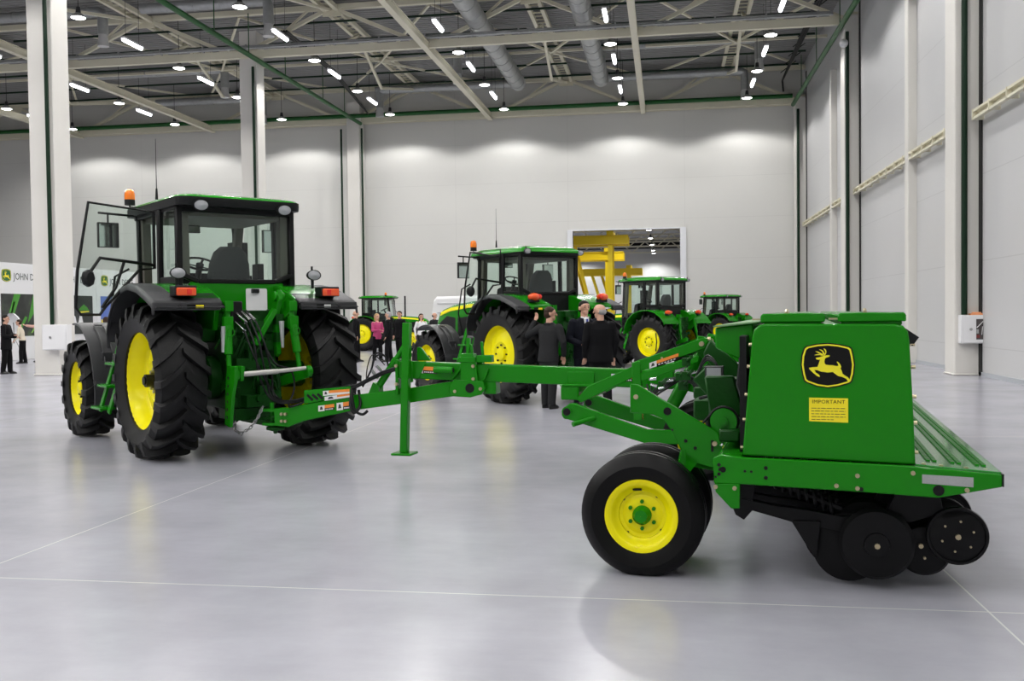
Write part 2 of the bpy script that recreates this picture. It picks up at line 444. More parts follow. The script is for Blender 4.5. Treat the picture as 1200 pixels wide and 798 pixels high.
# green mains
def pipe(name, pts, rad, m, label, hang=()):
    b = MB(); b.tube(pts, rad, 10)
    for p in hang: b.cyl(p, (p[0], p[1], 14.6), .02, n=6)
    return tag(b.build(name, m), label, 'pipe')
pipe('hanging_pipe', [(-17.5, 24, 12.84), (-17.5, 54.4, 12.84)], .11, DKGRN, 'green sprinkler main running above the row of left columns', [(-17.5, y, 12.84) for y in (36, 39.2, 43.2, 48.2, 51.6)])
pipe('hanging_pipe', [(6.86, 24, 12.8), (6.86, 54.3, 12.8)], .11, DKGRN, 'green sprinkler main running above the right wall columns', [(6.86, y, 12.8) for y in (40, 46, 51)])
pipe('hanging_pipe', [(XL, 54.5, 13.32), (6.86, 54.5, 13.32)], .12, DKGRN, 'green sprinkler main running along the top of the back wall')
for i, (y, x0, x1) in enumerate(((41.2, -30, 7), (44.0, -40, -6.2), (44.0, -4.0, 7.0), (47.1, -40, -4), (50.4, -40, -5), (50.4, -3, 7), (47.4, -3.2, 7), (53.0, -40, 7))):
    w = ['first from the camera', 'second from the camera, left length', 'second from the camera, right length', 'third from the camera, left length', 'fourth from the camera, left length', 'fourth from the camera, right length', 'third from the camera, right length', 'nearest the back wall'][i]
    pipe('sprinkler_branch', [(x0, y, 14.66), (x1, y, 14.66)], .05, DKGRN2, 'thin dark green sprinkler pipe under the roof, ' + w)
# risers on columns
for x, y, l in ((-17.78, 25.8, 'dark green riser pipe on the front of the first left column'), (-17.78, 40.2, 'dark green riser pipe on the front of the second left column'), (-18.75, 54.6, 'dark green riser pipe left of the column at the back wall'), (-17.5, 54.6, 'dark green riser pipe right of the column at the back wall'),
             (7.22, 25.12, 'dark green riser pipe down the near right column'), (7.12, 39.9, 'dark green riser pipe down the middle right column'), (7.15, 54.5, 'dark green riser pipe down the corner right column')):
    zb = 1.5 if y in (25.8, 25.12) else 0
    pipe('riser_pipe', [(x, y, zb), (x, y, 12.6)], .07 if x > 0 else .06, DKGRN2, l)
# black cable run hanging left (bundle in depth)
b = MB()
for k in range(3): b.tube([(-16.2+.12*k, 39.6, 13.88), (-16.2+.1*k, 46, 13.7), (-16.9, 54.0, 13.3)], .05, 6)
tag(b.build('cable_bundle', BLKM), 'black cable bundle under the roof beside the left green main', 'cable')
b = MB()
for k in range(3): b.tube([(6.3+.12*k, 36, 14.7), (6.2+.1*k, 46, 14.3), (6.3, 54.2, 14.1), (6.4, 54.6, 13.6)], .05, 6)
for k in range(10): b.bar((6.1, 38+1.7*k, 14.3), (6.9, 38+1.7*k, 14.9), .04, .04)
tag(b.build('cable_bundle', BLKM), 'black cable bundle under the roof beside the right green main', 'cable')

# ducts
def duct(pts, rad, label, drop=None):
    b = MB(); b.tube(pts, rad, 14)
    for p, q in zip(pts, pts[1:]):
        L = (V(q)-V(p)).length
        for k in range(1, int(L/1.2)+1):
            c = V(p).lerp(V(q), min(1, k*1.2/L)); d = (V(q)-V(p)).normalized()
            b.cyl(c-d*.03, c+d*.03, rad+.02, n=14)
    o = tag(b.build('air_duct', GALV), label, 'duct')
    if drop:
        n_ = MB(); n_.cyl(drop, (drop[0], drop[1], drop[2]-.5), rad*.8, rad*1.1); n_.build('outlet', mat('duct_outlet', (.6, .6, .6), .35, .3), o)
    return o
duct([(-7.75, 34, 14.0), (-7.75, 51.4, 14.0)], .42, 'large round grey duct running into the depth, the left one')
duct([(-3.3, 34, 14.0), (-3.3, 51.4, 14.0)], .42, 'large round grey duct running into the depth, the right one')
def hduct(y, xa, xb, z, label):
    duct([(xa, y, z), (xb-.2, y, z), (xb-.03, y, z-.08), (xb, y, z-.3), (xb, y, z-1.0)], .22, label, (xb, y, z-1.0))
hduct(54.0, -30.0, -23.3, 14.5, 'thin grey duct with a down-turned outlet near the back wall, left of the second column')
hduct(54.0, -8.3, -16.2, 14.6, 'thin grey duct near the back wall ending left of the left round duct')
hduct(54.0, -3.4, 4.3, 14.66, 'thin grey duct near the back wall ending near the right wall')
hduct(48.0, -30.2, -22.8, 14.7, 'thin grey duct with a down-turned outlet, middle row, left part')
hduct(48.0, -7.9, -10.3, 14.8, 'short grey duct turning down beside the left round duct')
hduct(48.0, -3.3, 4.5, 14.75, 'thin grey duct with a down-turned outlet, middle row, right part')
hduct(38.5, -40, -23.8, 14.85, 'thin grey duct with a down-turned outlet over the first left column')
hduct(38.5, -22, -16.3, 14.85, 'thin grey duct with a down-turned outlet near the second left column')

# ------------------------------------------------------------------ lamps
lampx = [4.1, -2.12, -8.32, -14.5, -20.6, -26.85, -33.05]
lampy = [50.2, 44.7, 39.0, 31.8, 26.2, 20.6, 15.0, 9.4, 3.8, -1.8, -7.4]  # last rows, unseen above and behind the camera, kept to light front faces
tuby = [47.0, 41.4, 35.3, 29.0, 23.4, 17.8, 12.2, 6.6, 1.0, -4.6]
LK = 1.0465
lampx = [x*LK for x in lampx]; lampy = [y*LK for y in lampy]; tuby = [y*LK for y in tuby]
ORD = ['first', 'second', 'third', 'fourth', 'fifth', 'sixth', 'seventh', 'eighth', 'ninth', 'tenth', 'eleventh']
hb = empty('high_bay_lamp')
b = MB(); b.cyl((0,0,.25), (0,0,2.4), .012, n=6); b.build('hanger', BLKM, hb)
b = MB(); b.cyl((0,0,0.12), (0,0,.38), .10, .07, 14); b.build('ballast', GRYP, hb)
b = MB(); b.lathe([(.09,.16),(.16,.12),(.26,0),(.27,-.02),(.255,-.02),(.15,.10),(.02,.14)], (0,0,0), (0,0,1), 24); b.build('reflector', GALV, hb)
b = MB(); b.lathe([(.0,-.015),(.25,-.015),(.25,.0),(0,.0)], (0,0,0), (0,0,1), 24); b.ball((0,0,.0), (.24,.24,.07), 16); b.build('lens', LAMP, hb)
ld = bpy.data.lights.new('high_bay_light', 'SPOT'); ld.energy = 1270; ld.spot_size = math.radians(147); ld.spot_blend = .25; ld.shadow_soft_size = .24; ld.color = (1, .985, .96)
tb = empty('tube_lamp')
b = MB(); b.cyl((0,-.5,.1), (0,-.5,2.2), .008, n=5); b.cyl((0,.5,.1), (0,.5,2.2), .008, n=5); b.build('hanger', BLKM, tb)
b = MB(); b.box(-.09,.09,-.72,.72,.04,.11); b.build('housing', WHITE, tb)
b = MB(); b.capsule((0,-.66,0), (0,.66,0), .075, n=10); b.build('tube', TUBE, tb)
first = True
for i, x in enumerate(lampx):
    for j, y in enumerate(lampy):
        o = hb if first else copy_tree(hb); first = False
        o.location = (x, y, 12.9)
        tag(o, f'round high-bay lamp, {ORD[j]} from the back wall, {ORD[i]} row from the right wall', 'lamp', 'high-bay lamps under the roof')
        l = bpy.data.objects.new('high_bay_light', ld); C.objects.link(l); l.location = (x, y, 12.86)
first = True
for i, x in enumerate(lampx):
    for j, y in enumerate(tuby):
        o = tb if first else copy_tree(tb); first = False
        o.location = (x + .02, y, 12.9)
        tag(o, f'white tube lamp, {ORD[j]} from the back wall, {ORD[i]} row from the right wall', 'lamp', 'tube lamps under the roof')

# rails on the right wall
for (y0, y1), l in (((12, 24.9), 'cream double rail on the right wall nearest the camera'), ((26.2, 39.9), 'cream double rail on the right wall between the near and middle columns'), ((41.0, 54.3), 'cream double rail on the right wall between the middle column and the corner')):
    b = MB(); xr = WX-.2
    b.bar((xr, y0, 6.42), (xr, y1, 6.42), .1, .06); b.bar((xr, y0, 6.24), (xr, y1, 6.24), .1, .06); b.bar((xr+.06, y0, 6.33), (xr+.06, y1, 6.33), .03, .2)
    n = int((y1-y0)/1.1)
    for k in range(n+1):
        y = y0 + (y1-y0)*k/n; b.box(xr-.07, WX, y-.02, y+.02, 6.2, 6.46)
    tag(b.build('wall_rail', CREAM, smooth=0), l, 'rail')

# fire cabinets
def cabinet(x, y, z, w, h, d, label, window):
    e = empty('hose_cabinet', (x, y, z)); tag(e, label, 'cabinet')
    b = MB(); b.box(0, w, 0, d, 0, h); b.build('body', WHITE, e, bevel=.01)
    dr = MB(); dr.box(.05, w-.02, -.015, 0, .02, h-.02)
    do = dr.build('door', WHITE, e, bevel=.006)
    b = MB(); b.cyl((w*.36, -.03, h*.5), (w*.36, -.014, h*.5), .035); b.build('latch', STEEL, do)
    if window:
        b = MB(); b.box(w*.55, w*.82, -.02, -.012, h*.14, h*.86, 0); b.bar((w*.57, -.024, h*.56), (w*.8, -.024, h*.78), .012, .05, 1, up=(0,1,0)); b.bar((w*.75, -.024, h*.3), (w*.78, -.024, h*.6), .012, .03, 1, up=(0,1,0)); b.box(w*.56, w*.68, -.025, -.02, h*.2, h*.3, 2); b.box(w*.56, w*.64, -.025, -.02, h*.35, h*.5, 3)
        b.build('window', [mat('dark_window', (.06,.05,.05), .3), WHITE, mat('dull_red', (.2,.03,.03), .5), GALV], do)
    return e
cabinet(7.1, 24.95, .80, .62, .69, .25, 'white hose cabinet with a dark window on the near right column', True)
cabinet(-18.0, 25.62, .76, .78, .74, .28, 'plain white cabinet low on the first left column', False)
b = MB(); b.box(0, .36, 0, .2, 0, .04); b.box(.05, .30, .02, .14, .04, .07)
o = b.build('orange_folder', mat('orange_card', (.85, .36, .16), .6), bevel=.008); o.location = (7.33, 24.96, 1.492); tag(o, 'flat orange folder lying on top of the white hose cabinet', 'folder')
b = MB(); b.cyl((0,0,0), (0,-.1,-.02), .17, .12, 18); b.ball((0,-.1,-.02), (.13,.06,.13), 14); b.box(-.05,.05,0,.3,-.05,.05)
o = b.build('wall_speaker', WHITE); o.location = (6.95, 39.7, 12.1); tag(o, 'small white round speaker high on the middle right column', 'speaker')

# ------------------------------------------------------------------ second hall seen through the doorway
H2 = mat('far_hall_wall', (.62, .62, .60), .5); 
b = MB(); b.box(-60, 30, 168, 168.3, 0, 14); struct('wall_far', b, H2)
b = MB(); b.box(-40.3, -40, WY+.3, 168, 0, 14); b.box(25, 25.3, WY+.3, 168, 0, 14); struct('wall_side', b, H2)
b = MB(); b.box(-60, 30, WY+.3, 168, 14.2, 14.4); struct('ceiling_far', b, DECK)
b = MB()
for y in (75, 90, 105, 120, 135, 150, 165):
    b.bar((-40, y, 13.6), (25, y, 13.6), .25, .25); b.bar((-40, y, 11.8), (25, y, 11.8), .25, .25)
    for k in range(15):
        x = -40+4.3*k; b.bar((x, y, 11.8), (x+2.15, y, 13.6), .16, .16); b.bar((x+2.15, y, 13.6), (x+4.3, y, 11.8), .16, .16)
o = b.build('roof_truss', CREAM, smooth=0); o['kind'] = 'structure'; o['label'] = 'cream roof trusses of the far hall seen through the doorway'
b = MB(); b.box(-40, 25, 167, 167.8, 12.6, 13.6); struct('trim_3', b, BLKM)
yl = bpy.data.lights.new('far_hall_light', 'SPOT'); yl.energy = 3600; yl.spot_size = math.radians(150); yl.spot_blend = .5; yl.shadow_soft_size = .3
for i, x in enumerate((-14.5, -2.0)):
    for j, y in enumerate((66, 79, 92, 105, 118, 131, 144, 157, 164)):
        o = copy_tree(hb); o.location = (x, y, 11.6); o.scale = (1.3,)*3
        tag(o, f'round lamp beyond the doorway, {ORD[j]} inward in the {["left", "right"][i]} row', 'lamp', 'lamps in the far hall')
        l = bpy.data.objects.new('far_hall_light', yl); C.objects.link(l); l.location = (x, y, 11.5)
# yellow gantry cranes
YG = mat('crane_yellow', (.85, .62, .01), .45)
def gantry(yc, x_end, zt, label, xl=-30):
    e = empty('gantry_crane', (x_end, yc, 0)); tag(e, label, 'crane')
    b = MB()
    for dy in (-1.2, 1.2):
        b.box(xl-x_end, 1.6, dy-.22, dy+.22, zt-.75, zt-.1); b.box(xl-x_end, 1.6, dy-.32, dy+.32, zt-.1, zt-.02); b.box(xl-x_end, 1.6, dy-.32, dy+.32, zt-.83, zt-.75)
    b.build('girder', YG, e)
    b = MB(); b.box(-.3, .3, -1.7, 1.7, zt-.02, zt+.35); b.build('end_carriage', YG, e)
    for dy, nm in ((-1.4, 'leg'), (1.4, 'leg')):
        b = MB(); b.bar((0, dy*.8, zt-.8), (0, dy*1.3, .5), .42, .42); b.build('leg', YG, e, smooth=0)
    b = MB(); b.bar((-4.4, -1.2, zt-.8), (-2.6, -1.6, .4), .3, .3); b.bar((-3.4, 1.2, zt-.8), (-1.6, 1.6, .4), .3, .3); b.build('brace', YG, e, smooth=0)
    b = MB(); b.box(-.5, .5, -2.2, 2.2, .02, .55); b.build('foot_beam', YG, e)
    b = MB(); b.box(-9, -7.6, -1.0, 1.0, zt, zt+.6); b.cyl((-8.3, 0, zt-2.8), (-8.3, 0, zt), .05, n=8); b.box(-8.6, -8.0, -.3, .3, zt-3.3, zt-2.7); b.build('hoist', [GALV], e)
gantry(88, -4.9, 8.6, 'nearest yellow gantry crane seen through the doorway')
gantry(97, -5.7, 7.7, 'middle yellow gantry crane seen through the doorway, a little lower')
gantry(118, -4.4, 7.0, 'lowest yellow gantry crane seen through the doorway, behind the others')
b = MB(); b.box(-22, -11.2, 112, 114, 0, 6.2); b.box(-22, -11.1, 111.9, 114.1, 6.2, 6.4)
for k in range(9): b.box(-21.5+1.2*k, -21.45+1.2*k, 111.95, 112, 0, 6.2)
tag(b.build('site_cabin', WHITE, smooth=0), 'white cabin block in the far hall beyond the doorway', 'cabin')
b = MB(); b.box(-10.5, 12, 160, 161, 0, 3.2); 
for k in range(8): b.box(-10+2.7*k, -8.2+2.7*k, 159.9, 160, .4, 2.7)
tag(b.build('storage_wall', [WHITE], smooth=0), 'row of white bays along the far wall of the next hall', 'storage')
# ------------------------------------------------------------------ tractors
def tyre_mesh(R, w, rr, n=20, lug=.068):
    b = MB(); Rc = R - lug
    b.lathe([(rr-.03, -w*.40), (rr+.02, -w*.44), (rr+.10, -w*.49), (rr+(Rc-rr)*.55, -w*.515), (Rc-.09, -w*.50), (Rc-.02, -w*.44), (Rc, -w*.25), (Rc+.006, 0),
             (Rc, w*.25), (Rc-.02, w*.44), (Rc-.09, w*.50), (rr+(Rc-rr)*.55, w*.515), (rr+.10, w*.49), (rr+.02, w*.44), (rr-.03, w*.40)], (0,0,0), (0,1,0), 48, closed=True)
    for s in (-1, 1):
        for k in range(n):
            p0 = 2*PI*(k + (.5 if s > 0 else 0))/n; rings = []
            for t, top, bot, hw in ((-.03, R, Rc-.02, .034), (.25, R, Rc-.02, .034), (.55, R-.004, Rc-.02, .036), (.85, R-.012, Rc-.04, .040), (1.0, R-.03, Rc-.07, .046), (1.07, R-.12, Rc-.13, .050)):
                y = s*t*w*.49; ph = p0 + (t*.36 - .10*t*t)*(.92/R)**.5
                ring = []
                for rad, dh in ((bot, -1.15), (bot, 1.15), (top, .85), (top, -.85)):
                    a = ph + dh*hw/R
                    ring.append((rad*math.cos(a), y, rad*math.sin(a)))
                rings.append(ring)
            b.loft(rings)
    return b
def rim_mesh(rr, w, yd, s, slots=0, holes=8, tri=False):
    """yellow rim; disc at yd (outwards positive), s = +1 when outside is +y"""
    b = MB(); e = w*.42
    b.lathe([(rr+.0, -e), (rr+.035, -e), (rr+.035, -e+.02), (rr-.025, -e+.05), (rr-.05, -.04), (rr-.05, .04), (rr-.03, e-.10), (rr-.012, e-.035), (rr+.035, e-.02), (rr+.035, e), (rr+.012, e+.004), (rr-.012, e-.004),
             (rr-.035, e-.05), (rr-.045, e-.10), (rr-.075, e-.13), (rr-.085, yd+.03), (rr-.10, yd+.005), (rr*.80, yd-.01), (rr*.55, yd+.045), (rr*.40, yd+.06), (rr*.32, yd+.03), (.001, yd+.03)], (0,0,0), (0,s,0), 40)
    for k in range(holes):
        a = 2*PI*k/holes; rad = rr*.30
        c = V((rad*math.cos(a), s*(yd+.03), rad*math.sin(a)))
        b.cyl(c, c + V((0, s*.03, 0)), .018, n=6, m=1)
    if tri:
        for a0 in (2.3, 4.0):
            for q in (0,):
                p0 = V((rr*.78*math.cos(a0), s*(yd+.012), rr*.78*math.sin(a0))); p1 = V((-rr*.62, s*(yd+.035), 0))
                b.bar(p0, p1, .035, .02, 1, up=(0,1,0))
    elif slots:
        for k in range(slots):
            a = 2*PI*k/slots + .5; n = 6
            pts = [(rr*.80*math.cos(a+q*.06), s*(yd+.004), rr*.80*math.sin(a+q*.06)) for q in range(n)]
            b.tube(pts, .012, 5, 1)
    return b
_wc = {}
def wheel(name, parent, x, y, z, R, w, rr, s, yd, nl, black_hub=False, **kw):
    e_r = rim_mesh(rr, w, yd, s, **kw).build(name, [YEL, BLKM], parent)
    e_r.location = (x, y, z)
    key = (R, w, rr, nl)
    if key not in _wc: _wc[key] = tyre_mesh(R, w, rr, nl).build('tyre', RUB, None, smooth=35)
    t = _wc[key]
    if t.parent is not None: t = t.copy(); C.objects.link(t)
    t.parent = e_r; t.rotation_euler = (0, random.random()*.3, 0)
    if black_hub:
        b = MB(); b.cyl((0, s*(yd+.02), 0), (0, s*(yd+.17), 0), .075, n=16); b.cyl((0, s*(yd+.17), 0), (0, s*(yd+.19), 0), .05, n=16)
        for k in range(8):
            a = 2*PI*k/8; c = V((.13*math.cos(a), s*(yd+.03), .13*math.sin(a))); b.cyl(c, c+V((0, s*.05, 0)), .026, n=6, m=1)
        b.build('hub', [BLKM, STEEL], e_r)
    else:
        b = MB(); b.lathe([(rr*.22, yd+.03), (rr*.20, yd+.07), (rr*.1, yd+.09), (.001, yd+.09)], (0,0,0), (0,s,0), 20); b.build('hub', YEL, e_r)
    return e_r
def rrect(x0, x1, y0, y1, rad, z, n=4):
    pts = []
    for cx, cy, a0 in ((x1-rad, y1-rad, 0), (x0+rad, y1-rad, PI/2), (x0+rad, y0+rad, PI), (x1-rad, y0+rad, 1.5*PI)):
        for k in range(n+1):
            a = a0 + PI/2*k/n; pts.append((cx+rad*math.cos(a), cy+rad*math.sin(a), z))
    return pts
def strip(b, prof, y0, y1, th, m=0, edge=0.0):
    """a curved sheet: profile (x,z) list swept from y0 to y1, thickened downwards"""
    n = len(prof); rings = []
    for i, (x, z) in enumerate(prof):
        a = V(prof[max(0, i-1)]); c = V(prof[min(n-1, i+1)]); t = (c-a).normalized(); nr = V((-t.y, t.x))
        if nr.y < 0 and abs(nr.y) > .2: nr = -nr
        i0 = V((x, z)); i1 = i0 - nr*th
        rings.append([(i0.x, y0, i0.y), (i0.x, y1, i0.y), (i1.x, y1, i1.y), (i1.x, y0, i1.y)])
    b.loft(rings, m)
def arc(cx, cz, R, a0, a1, n): return [(cx+R*math.cos(math.radians(a0+(a1-a0)*k/n)), cz+R*math.sin(math.radians(a0+(a1-a0)*k/n))) for k in range(n+1)]
def worklight(parent, p, d, rad=.085, name='work_light'):
    b = MB(); d = V(d).normalized(); p = V(p)
    k0 = len(b.v); b.lathe([(.001,-.10), (rad*.5,-.09), (rad*.9,-.04), (rad,0), (rad*1.0,.016), (rad*.9,.016)], p, d, 18, 0)
    b.lathe([(rad*.9,.010), (rad*.6,.020), (.001,.026)], p, d, 18, 1); b.v = b.v[:k0] + [(q[0], p.y+(q[1]-p.y)*1.12, p.z+(q[2]-p.z)*.78) for q in b.v[k0:]]
    b.cyl(p - d*.05, p - d*.05 + V((0,0,rad*1.35)), .015, n=6)
    return b.build(name, [BLK, LENS], parent)

def tractor(name, label, loc, deg, s=1.0, R=.92, w=.58, rr=.60, trk=.96, Rf=.68, wf=.46, rf=.41, trkf=.96, wb=2.95,
            hw=.75, zw=2.12, zt=2.98, xr=-.05, xf=1.5, roof_black=True, yd=.0, front_fender=True, black_fender=True, door=None, hood_z=1.95,
            tri=False, detail=1, rear_green=False, step=True, beacon_y=.85, dual_front=False, exhaust_tall=0):
    root = empty(name, loc, math.radians(deg), s); tag(root, label, 'tractor')
    # chassis
    b = MB()
    b.box(-.45, .35, -.30, .30, .55, 1.55); b.box(.3, 3.3, -.24, .24, .55, 1.15); b.box(1.35, 3.35, -.33, .33, .75, 1.35)
    b.cyl((0, -trk+.1, R), (0, trk-.1, R), .17, n=16); b.cyl((0,-.45,R), (0,.45,R), .27, n=18)
    b.bar((wb, -trkf+.15, Rf), (wb, trkf-.15, Rf), .16, .2); b.box(wb-.25, wb+.25, -.2, .2, Rf-.15, Rf+.4)
    b.box(-.05, 1.5, -.52, .52, 1.35, 1.72)
    for sgn in (-1, 1): b.cyl((wb, sgn*(trkf-.3), Rf), (wb, sgn*(trkf-.08), Rf), .17, n=14)
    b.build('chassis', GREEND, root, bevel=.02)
    b = MB(); b.box(.85, 1.95, .42, .86, .62, 1.25); b.box(.85, 1.75, -.86, -.42, .62, 1.25); b.build('fuel_tank', BLK, root, bevel=.06, seg=3)
    # wheels
    for sgn in (1, -1):
        wheel('rear_wheel', root, 0, sgn*trk, R, R, w, rr, sgn, yd, 20, black_hub=(detail == 2), tri=tri, holes=8 if detail < 2 else 0, slots=0)
        wheel('front_wheel', root, wb, sgn*trkf, Rf, Rf, wf, rf, sgn, .07, 16, holes=8, slots=4)
    # rear fenders
    for sgn in (1, -1):
        def yy(v): return sgn*v
        prof = [(.93, 1.36), (.95, 1.52), (.88, 1.72), (.70, 1.90), (.44, 2.02), (.12, 2.065), (-.22, 2.02), (-.48, 1.94), (-.66, 1.875), (-.74, 1.84), (-.755, 1.76)]
        if not black_fender: prof = [(1.0, 1.2), (.98, 1.45), (.86, 1.68), (.62, 1.88), (.30, 1.99), (-.05, 2.0), (-.36, 1.92), (-.60, 1.76), (-.74, 1.60), (-.755, 1.52)]
        b = MB()
        k0 = 0; 
        strip(b, prof if not black_fender else prof[1:9] if detail == 2 else prof[1:], yy(.46), yy(1.0 if black_fender else 1.28), .03)
        if black_fender:   # inner wall down to the chassis
            b.prism([(.9, 1.6)] + [(x, z-.02) for x, z in prof[3:9]] + [(-.55, 1.5)], 'y', yy(.46), yy(.52))
        else:
            b.prism([(.9, 1.3)] + [(x, z-.02) for x, z in prof[1:9]] + [(-.5, 1.3)], 'y', yy(.46), yy(.52))
        fe = b.build('rear_fender', GREEN, root, bevel=.01, smooth=50)
        if black_fender:
            b = MB(); strip(b, prof, yy(.985), yy(1.25), .05); strip(b, prof[7:], yy(.48), yy(1.0), .05) if detail == 2 else None
            # downturned outer edge
            rings = []
            for x, z in prof:
                rings.append([(x, yy(1.24), z+.004), (x, yy(1.275), z-.02), (x, yy(1.285), z-.08), (x, yy(1.25), z-.08)])
            b.loft(rings)
            b.box(-.775, -.73, min(yy(.50 if detail == 2 else 1.0), yy(1.26)), max(yy(.50 if detail == 2 else 1.0), yy(1.26)), 1.735, 1.83)
            b.build('fender_extension', GRYP, fe, bevel=.025, seg=2, smooth=60)
            bx = MB(); bx.box(-.762, -.755, 0, 0, 0, 0)
            yl0 = (1.0 if sgn > 0 else -.78)
            d_ = MB(); yc = yy(.80)
            d_.box(-.782, -.776, yc-.10, yc+.10, 1.755, 1.80, 0)
            d_.box(-.785, -.778, yc-.09, yc+.0, 1.76, 1.795, 1 if sgn > 0 else 2)
            d_.build('marker_plate', [DECALK, DECALY, DECALW], fe)
        tx, tz = (-.66, 1.945) if black_fender else (-.55, 1.86)
        b = MB()
        if detail < 2:
            b.ball((tx-.02, yy(.82), tz+.05), (.10,.13,.075), 16, 1); b.box(tx-.06, tx+.06, yy(.82)-.1, yy(.82)+.1, tz-.05, tz+.02, 0); b.ball((tx-.075, yy(.74), tz+.05), (.055,.05,.05), 12, 2)
        else: b.box(tx-.10, tx+.08, yy(.90)-.125, yy(.90)+.125, tz-.05, tz+.07, 0); b.box(tx-.125, tx-.09, yy(.90)-.11, yy(.90)+.11, tz-.045, tz+.045, 1); b.box(tx-.127, tx-.10, yy(.90)-.03*sgn-.035, yy(.90)-.03*sgn+.035, tz-.04, tz+.04, 2)
        b.build('tail_light', [BLK, TAIL, RED], fe, bevel=.012, seg=2)
        if detail == 2:
            worklight(fe, (-.40, yy(.86), 2.17), (-1, 0, .05), .085)
            b = MB(); b.cyl((-.36, yy(.86), 2.0), (-.36, yy(.86), 2.12), .02); b.build('light_bracket', BLK, fe)
    # front fenders
    if front_fender:
        for sgn in (1, -1):
            b = MB(); fr_ = Rf+(.24 if detail == 2 else .12); p = arc(wb, Rf, fr_, 84 if detail == 2 else 60, 192, 18)
            ya, yb_ = sorted((sgn*(trkf-.30), sgn*(trkf+.19)))
            strip(b, p, ya, yb_, .03)
            for q in (.0,):
                for yo in (-.1, .02):
                    b.tube([(x, sgn*(trkf+yo), z) for x, z in arc(wb, Rf, fr_+.02, 110, 160, 10)], .014, 6)
                b.tube([(arc(wb, Rf, fr_+.02, 110, 160, 1)[k][0], sgn*(trkf+yo), arc(wb, Rf, fr_+.02, 110, 160, 1)[k][1]) for k in (0,) for yo in (-.1, .02)], .014, 6)
            x0, z0 = arc(wb, Rf, fr_, 150, 150, 1)[0]
            b.box(x0-.03, x0+.03, sgn*trkf-.13, sgn*trkf+.05, z0-.06, z0+.06)
            b.bar((wb, sgn*(trkf-.28), Rf), (wb-.1, sgn*(trkf-.2), Rf+fr_-.03), .05, .08)
            b.build('front_fender', GRYP, root, bevel=.012, smooth=50)
    # hood
    rings = []
    for x, hy, z0, z1 in ((1.45, .45, 1.2, hood_z+.02), (2.2, .44, 1.15, hood_z), (3.0, .41, 1.12, hood_z-.07), (3.5, .38, 1.1, hood_z-.17), (3.68, .33, 1.15, hood_z-.33)):
        rings.append([(x, -hy, z0), (x, -hy, z1-.22), (x, -hy*.93, z1-.09), (x, -hy*.7, z1-.015), (x, 0, z1), (x, hy*.7, z1-.015), (x, hy*.93, z1-.09), (x, hy, z1-.22), (x, hy, z0)])
    b = MB(); b.loft(rings); hd = b.build('hood', GREEN, root, smooth=35)
    b = MB()
    for sgn in (-1, 1):
        pts = []
        for (x, hy, z1) in ((1.5, .452, hood_z+.02), (2.2, .442, hood_z), (3.0, .412, hood_z-.07), (3.45, .385, hood_z-.16)):
            pts.append([(x, sgn*(hy*.935), z1-.075), (x, sgn*(hy*.99+.004), z1-.15), (x, sgn*(hy*.93), z1-.16), (x, sgn*(hy*.9), z1-.09)])
        b.loft(pts)
    b.build('hood_stripe', YEL, hd)
    b = MB()
    for sgn in (-1, 1):
        b.prism([(2.75, 1.25), (3.35, 1.25), (3.42, 1.5), (3.1, 1.66), (2.75, 1.62)], 'y', sgn*.39, sgn*.42)
        b.prism([(1.75, 1.22), (2.6, 1.22), (2.6, 1.62), (1.9, 1.66)], 'y', sgn*.43, sgn*.455)
    b.prism([(-.28, 1.2), (.28, 1.2), (.28, 1.52), (-.28, 1.52)], 'x', 3.62, 3.72)
    for k in range(5): b.box(3.6, 3.73, -.3, .3, 1.24+.06*k, 1.26+.06*k)
    b.build('grille', BLK, hd)
    # exhaust
    b = MB()
    if exhaust_tall: b.cyl((2.35, -.3, hood_z-.1), (2.35, -.3, hood_z+exhaust_tall), .05, n=12)
    else:
        b.box(1.75, 1.95, -.92, -.70, 1.5, 2.72); b.tube([(1.85, -.81, 2.7), (1.85, -.81, 2.85), (1.87, -.80, 2.98), (1.95, -.78, 3.1)], .075, 10)
    b.build('exhaust_stack', BLKM, root)
    # cab
    b = MB(); t = .075
    zb = 1.62
    for sgn in (1, -1):
        b.bar((xr, sgn*(hw-.03), zb+.2), (xr, sgn*(hw-.03), zt+.03), t, t)
        b.bar((.50, sgn*(hw+.01), zb), (.50, sgn*hw, zt+.03), .06, .09)
        b.bar((xf+.12, sgn*(hw-.12), zb-.1), (xf-.05, sgn*(hw-.05), zt+.03), .06, .08)
        b.bar((xr, sgn*(hw-.03), zt), (xf-.05, sgn*(hw-.05), zt), .07, .09)
        b.bar((xr, sgn*(hw-.03), zw-.02), (.5, sgn*hw, zw-.02), .06, .10)
        b.prism([(.45, 1.5), (.45, 1.98), (xr, 2.06), (xr, 1.75)], 'y', sgn*(hw-.08), sgn*(hw-.02))
    b.bar((xr, -hw, zt), (xr, hw, zt), .07, .12); b.bar((xf-.05, -hw, zt), (xf-.05, hw, zt), .08, .12)
    b.bar((xr-.01, -hw+.25, zw-.03), (xr-.01, hw-.25, zw-.03), .06, .06)
    for sgn in (1, -1): b.bar((xr-.01, sgn*(hw-.25), zw-.03), (xr-.01, sgn*(hw-.02), zw+.06), .06, .06)
    b.box(-.02, xf+.1, -hw+.08, hw-.08, zb-.06, zb+.05)
    b.box(xf-.1, xf+.2, -.6, .6, 1.3, 1.9)
    cab = b.build('cab', BLKM, root, bevel=.012)
    # interior lining, visible pillars inside
    b = MB()
    for sgn in (1, -1):
        b.bar((xr+.07, sgn*(hw-.11), zw+.02), (xr+.07, sgn*(hw-.10), zt-.05), .12, .10)
        b.bar((xf+.03, sgn*(hw-.17), zb+.15), (xf-.12, sgn*(hw-.11), zt-.05), .10, .10)
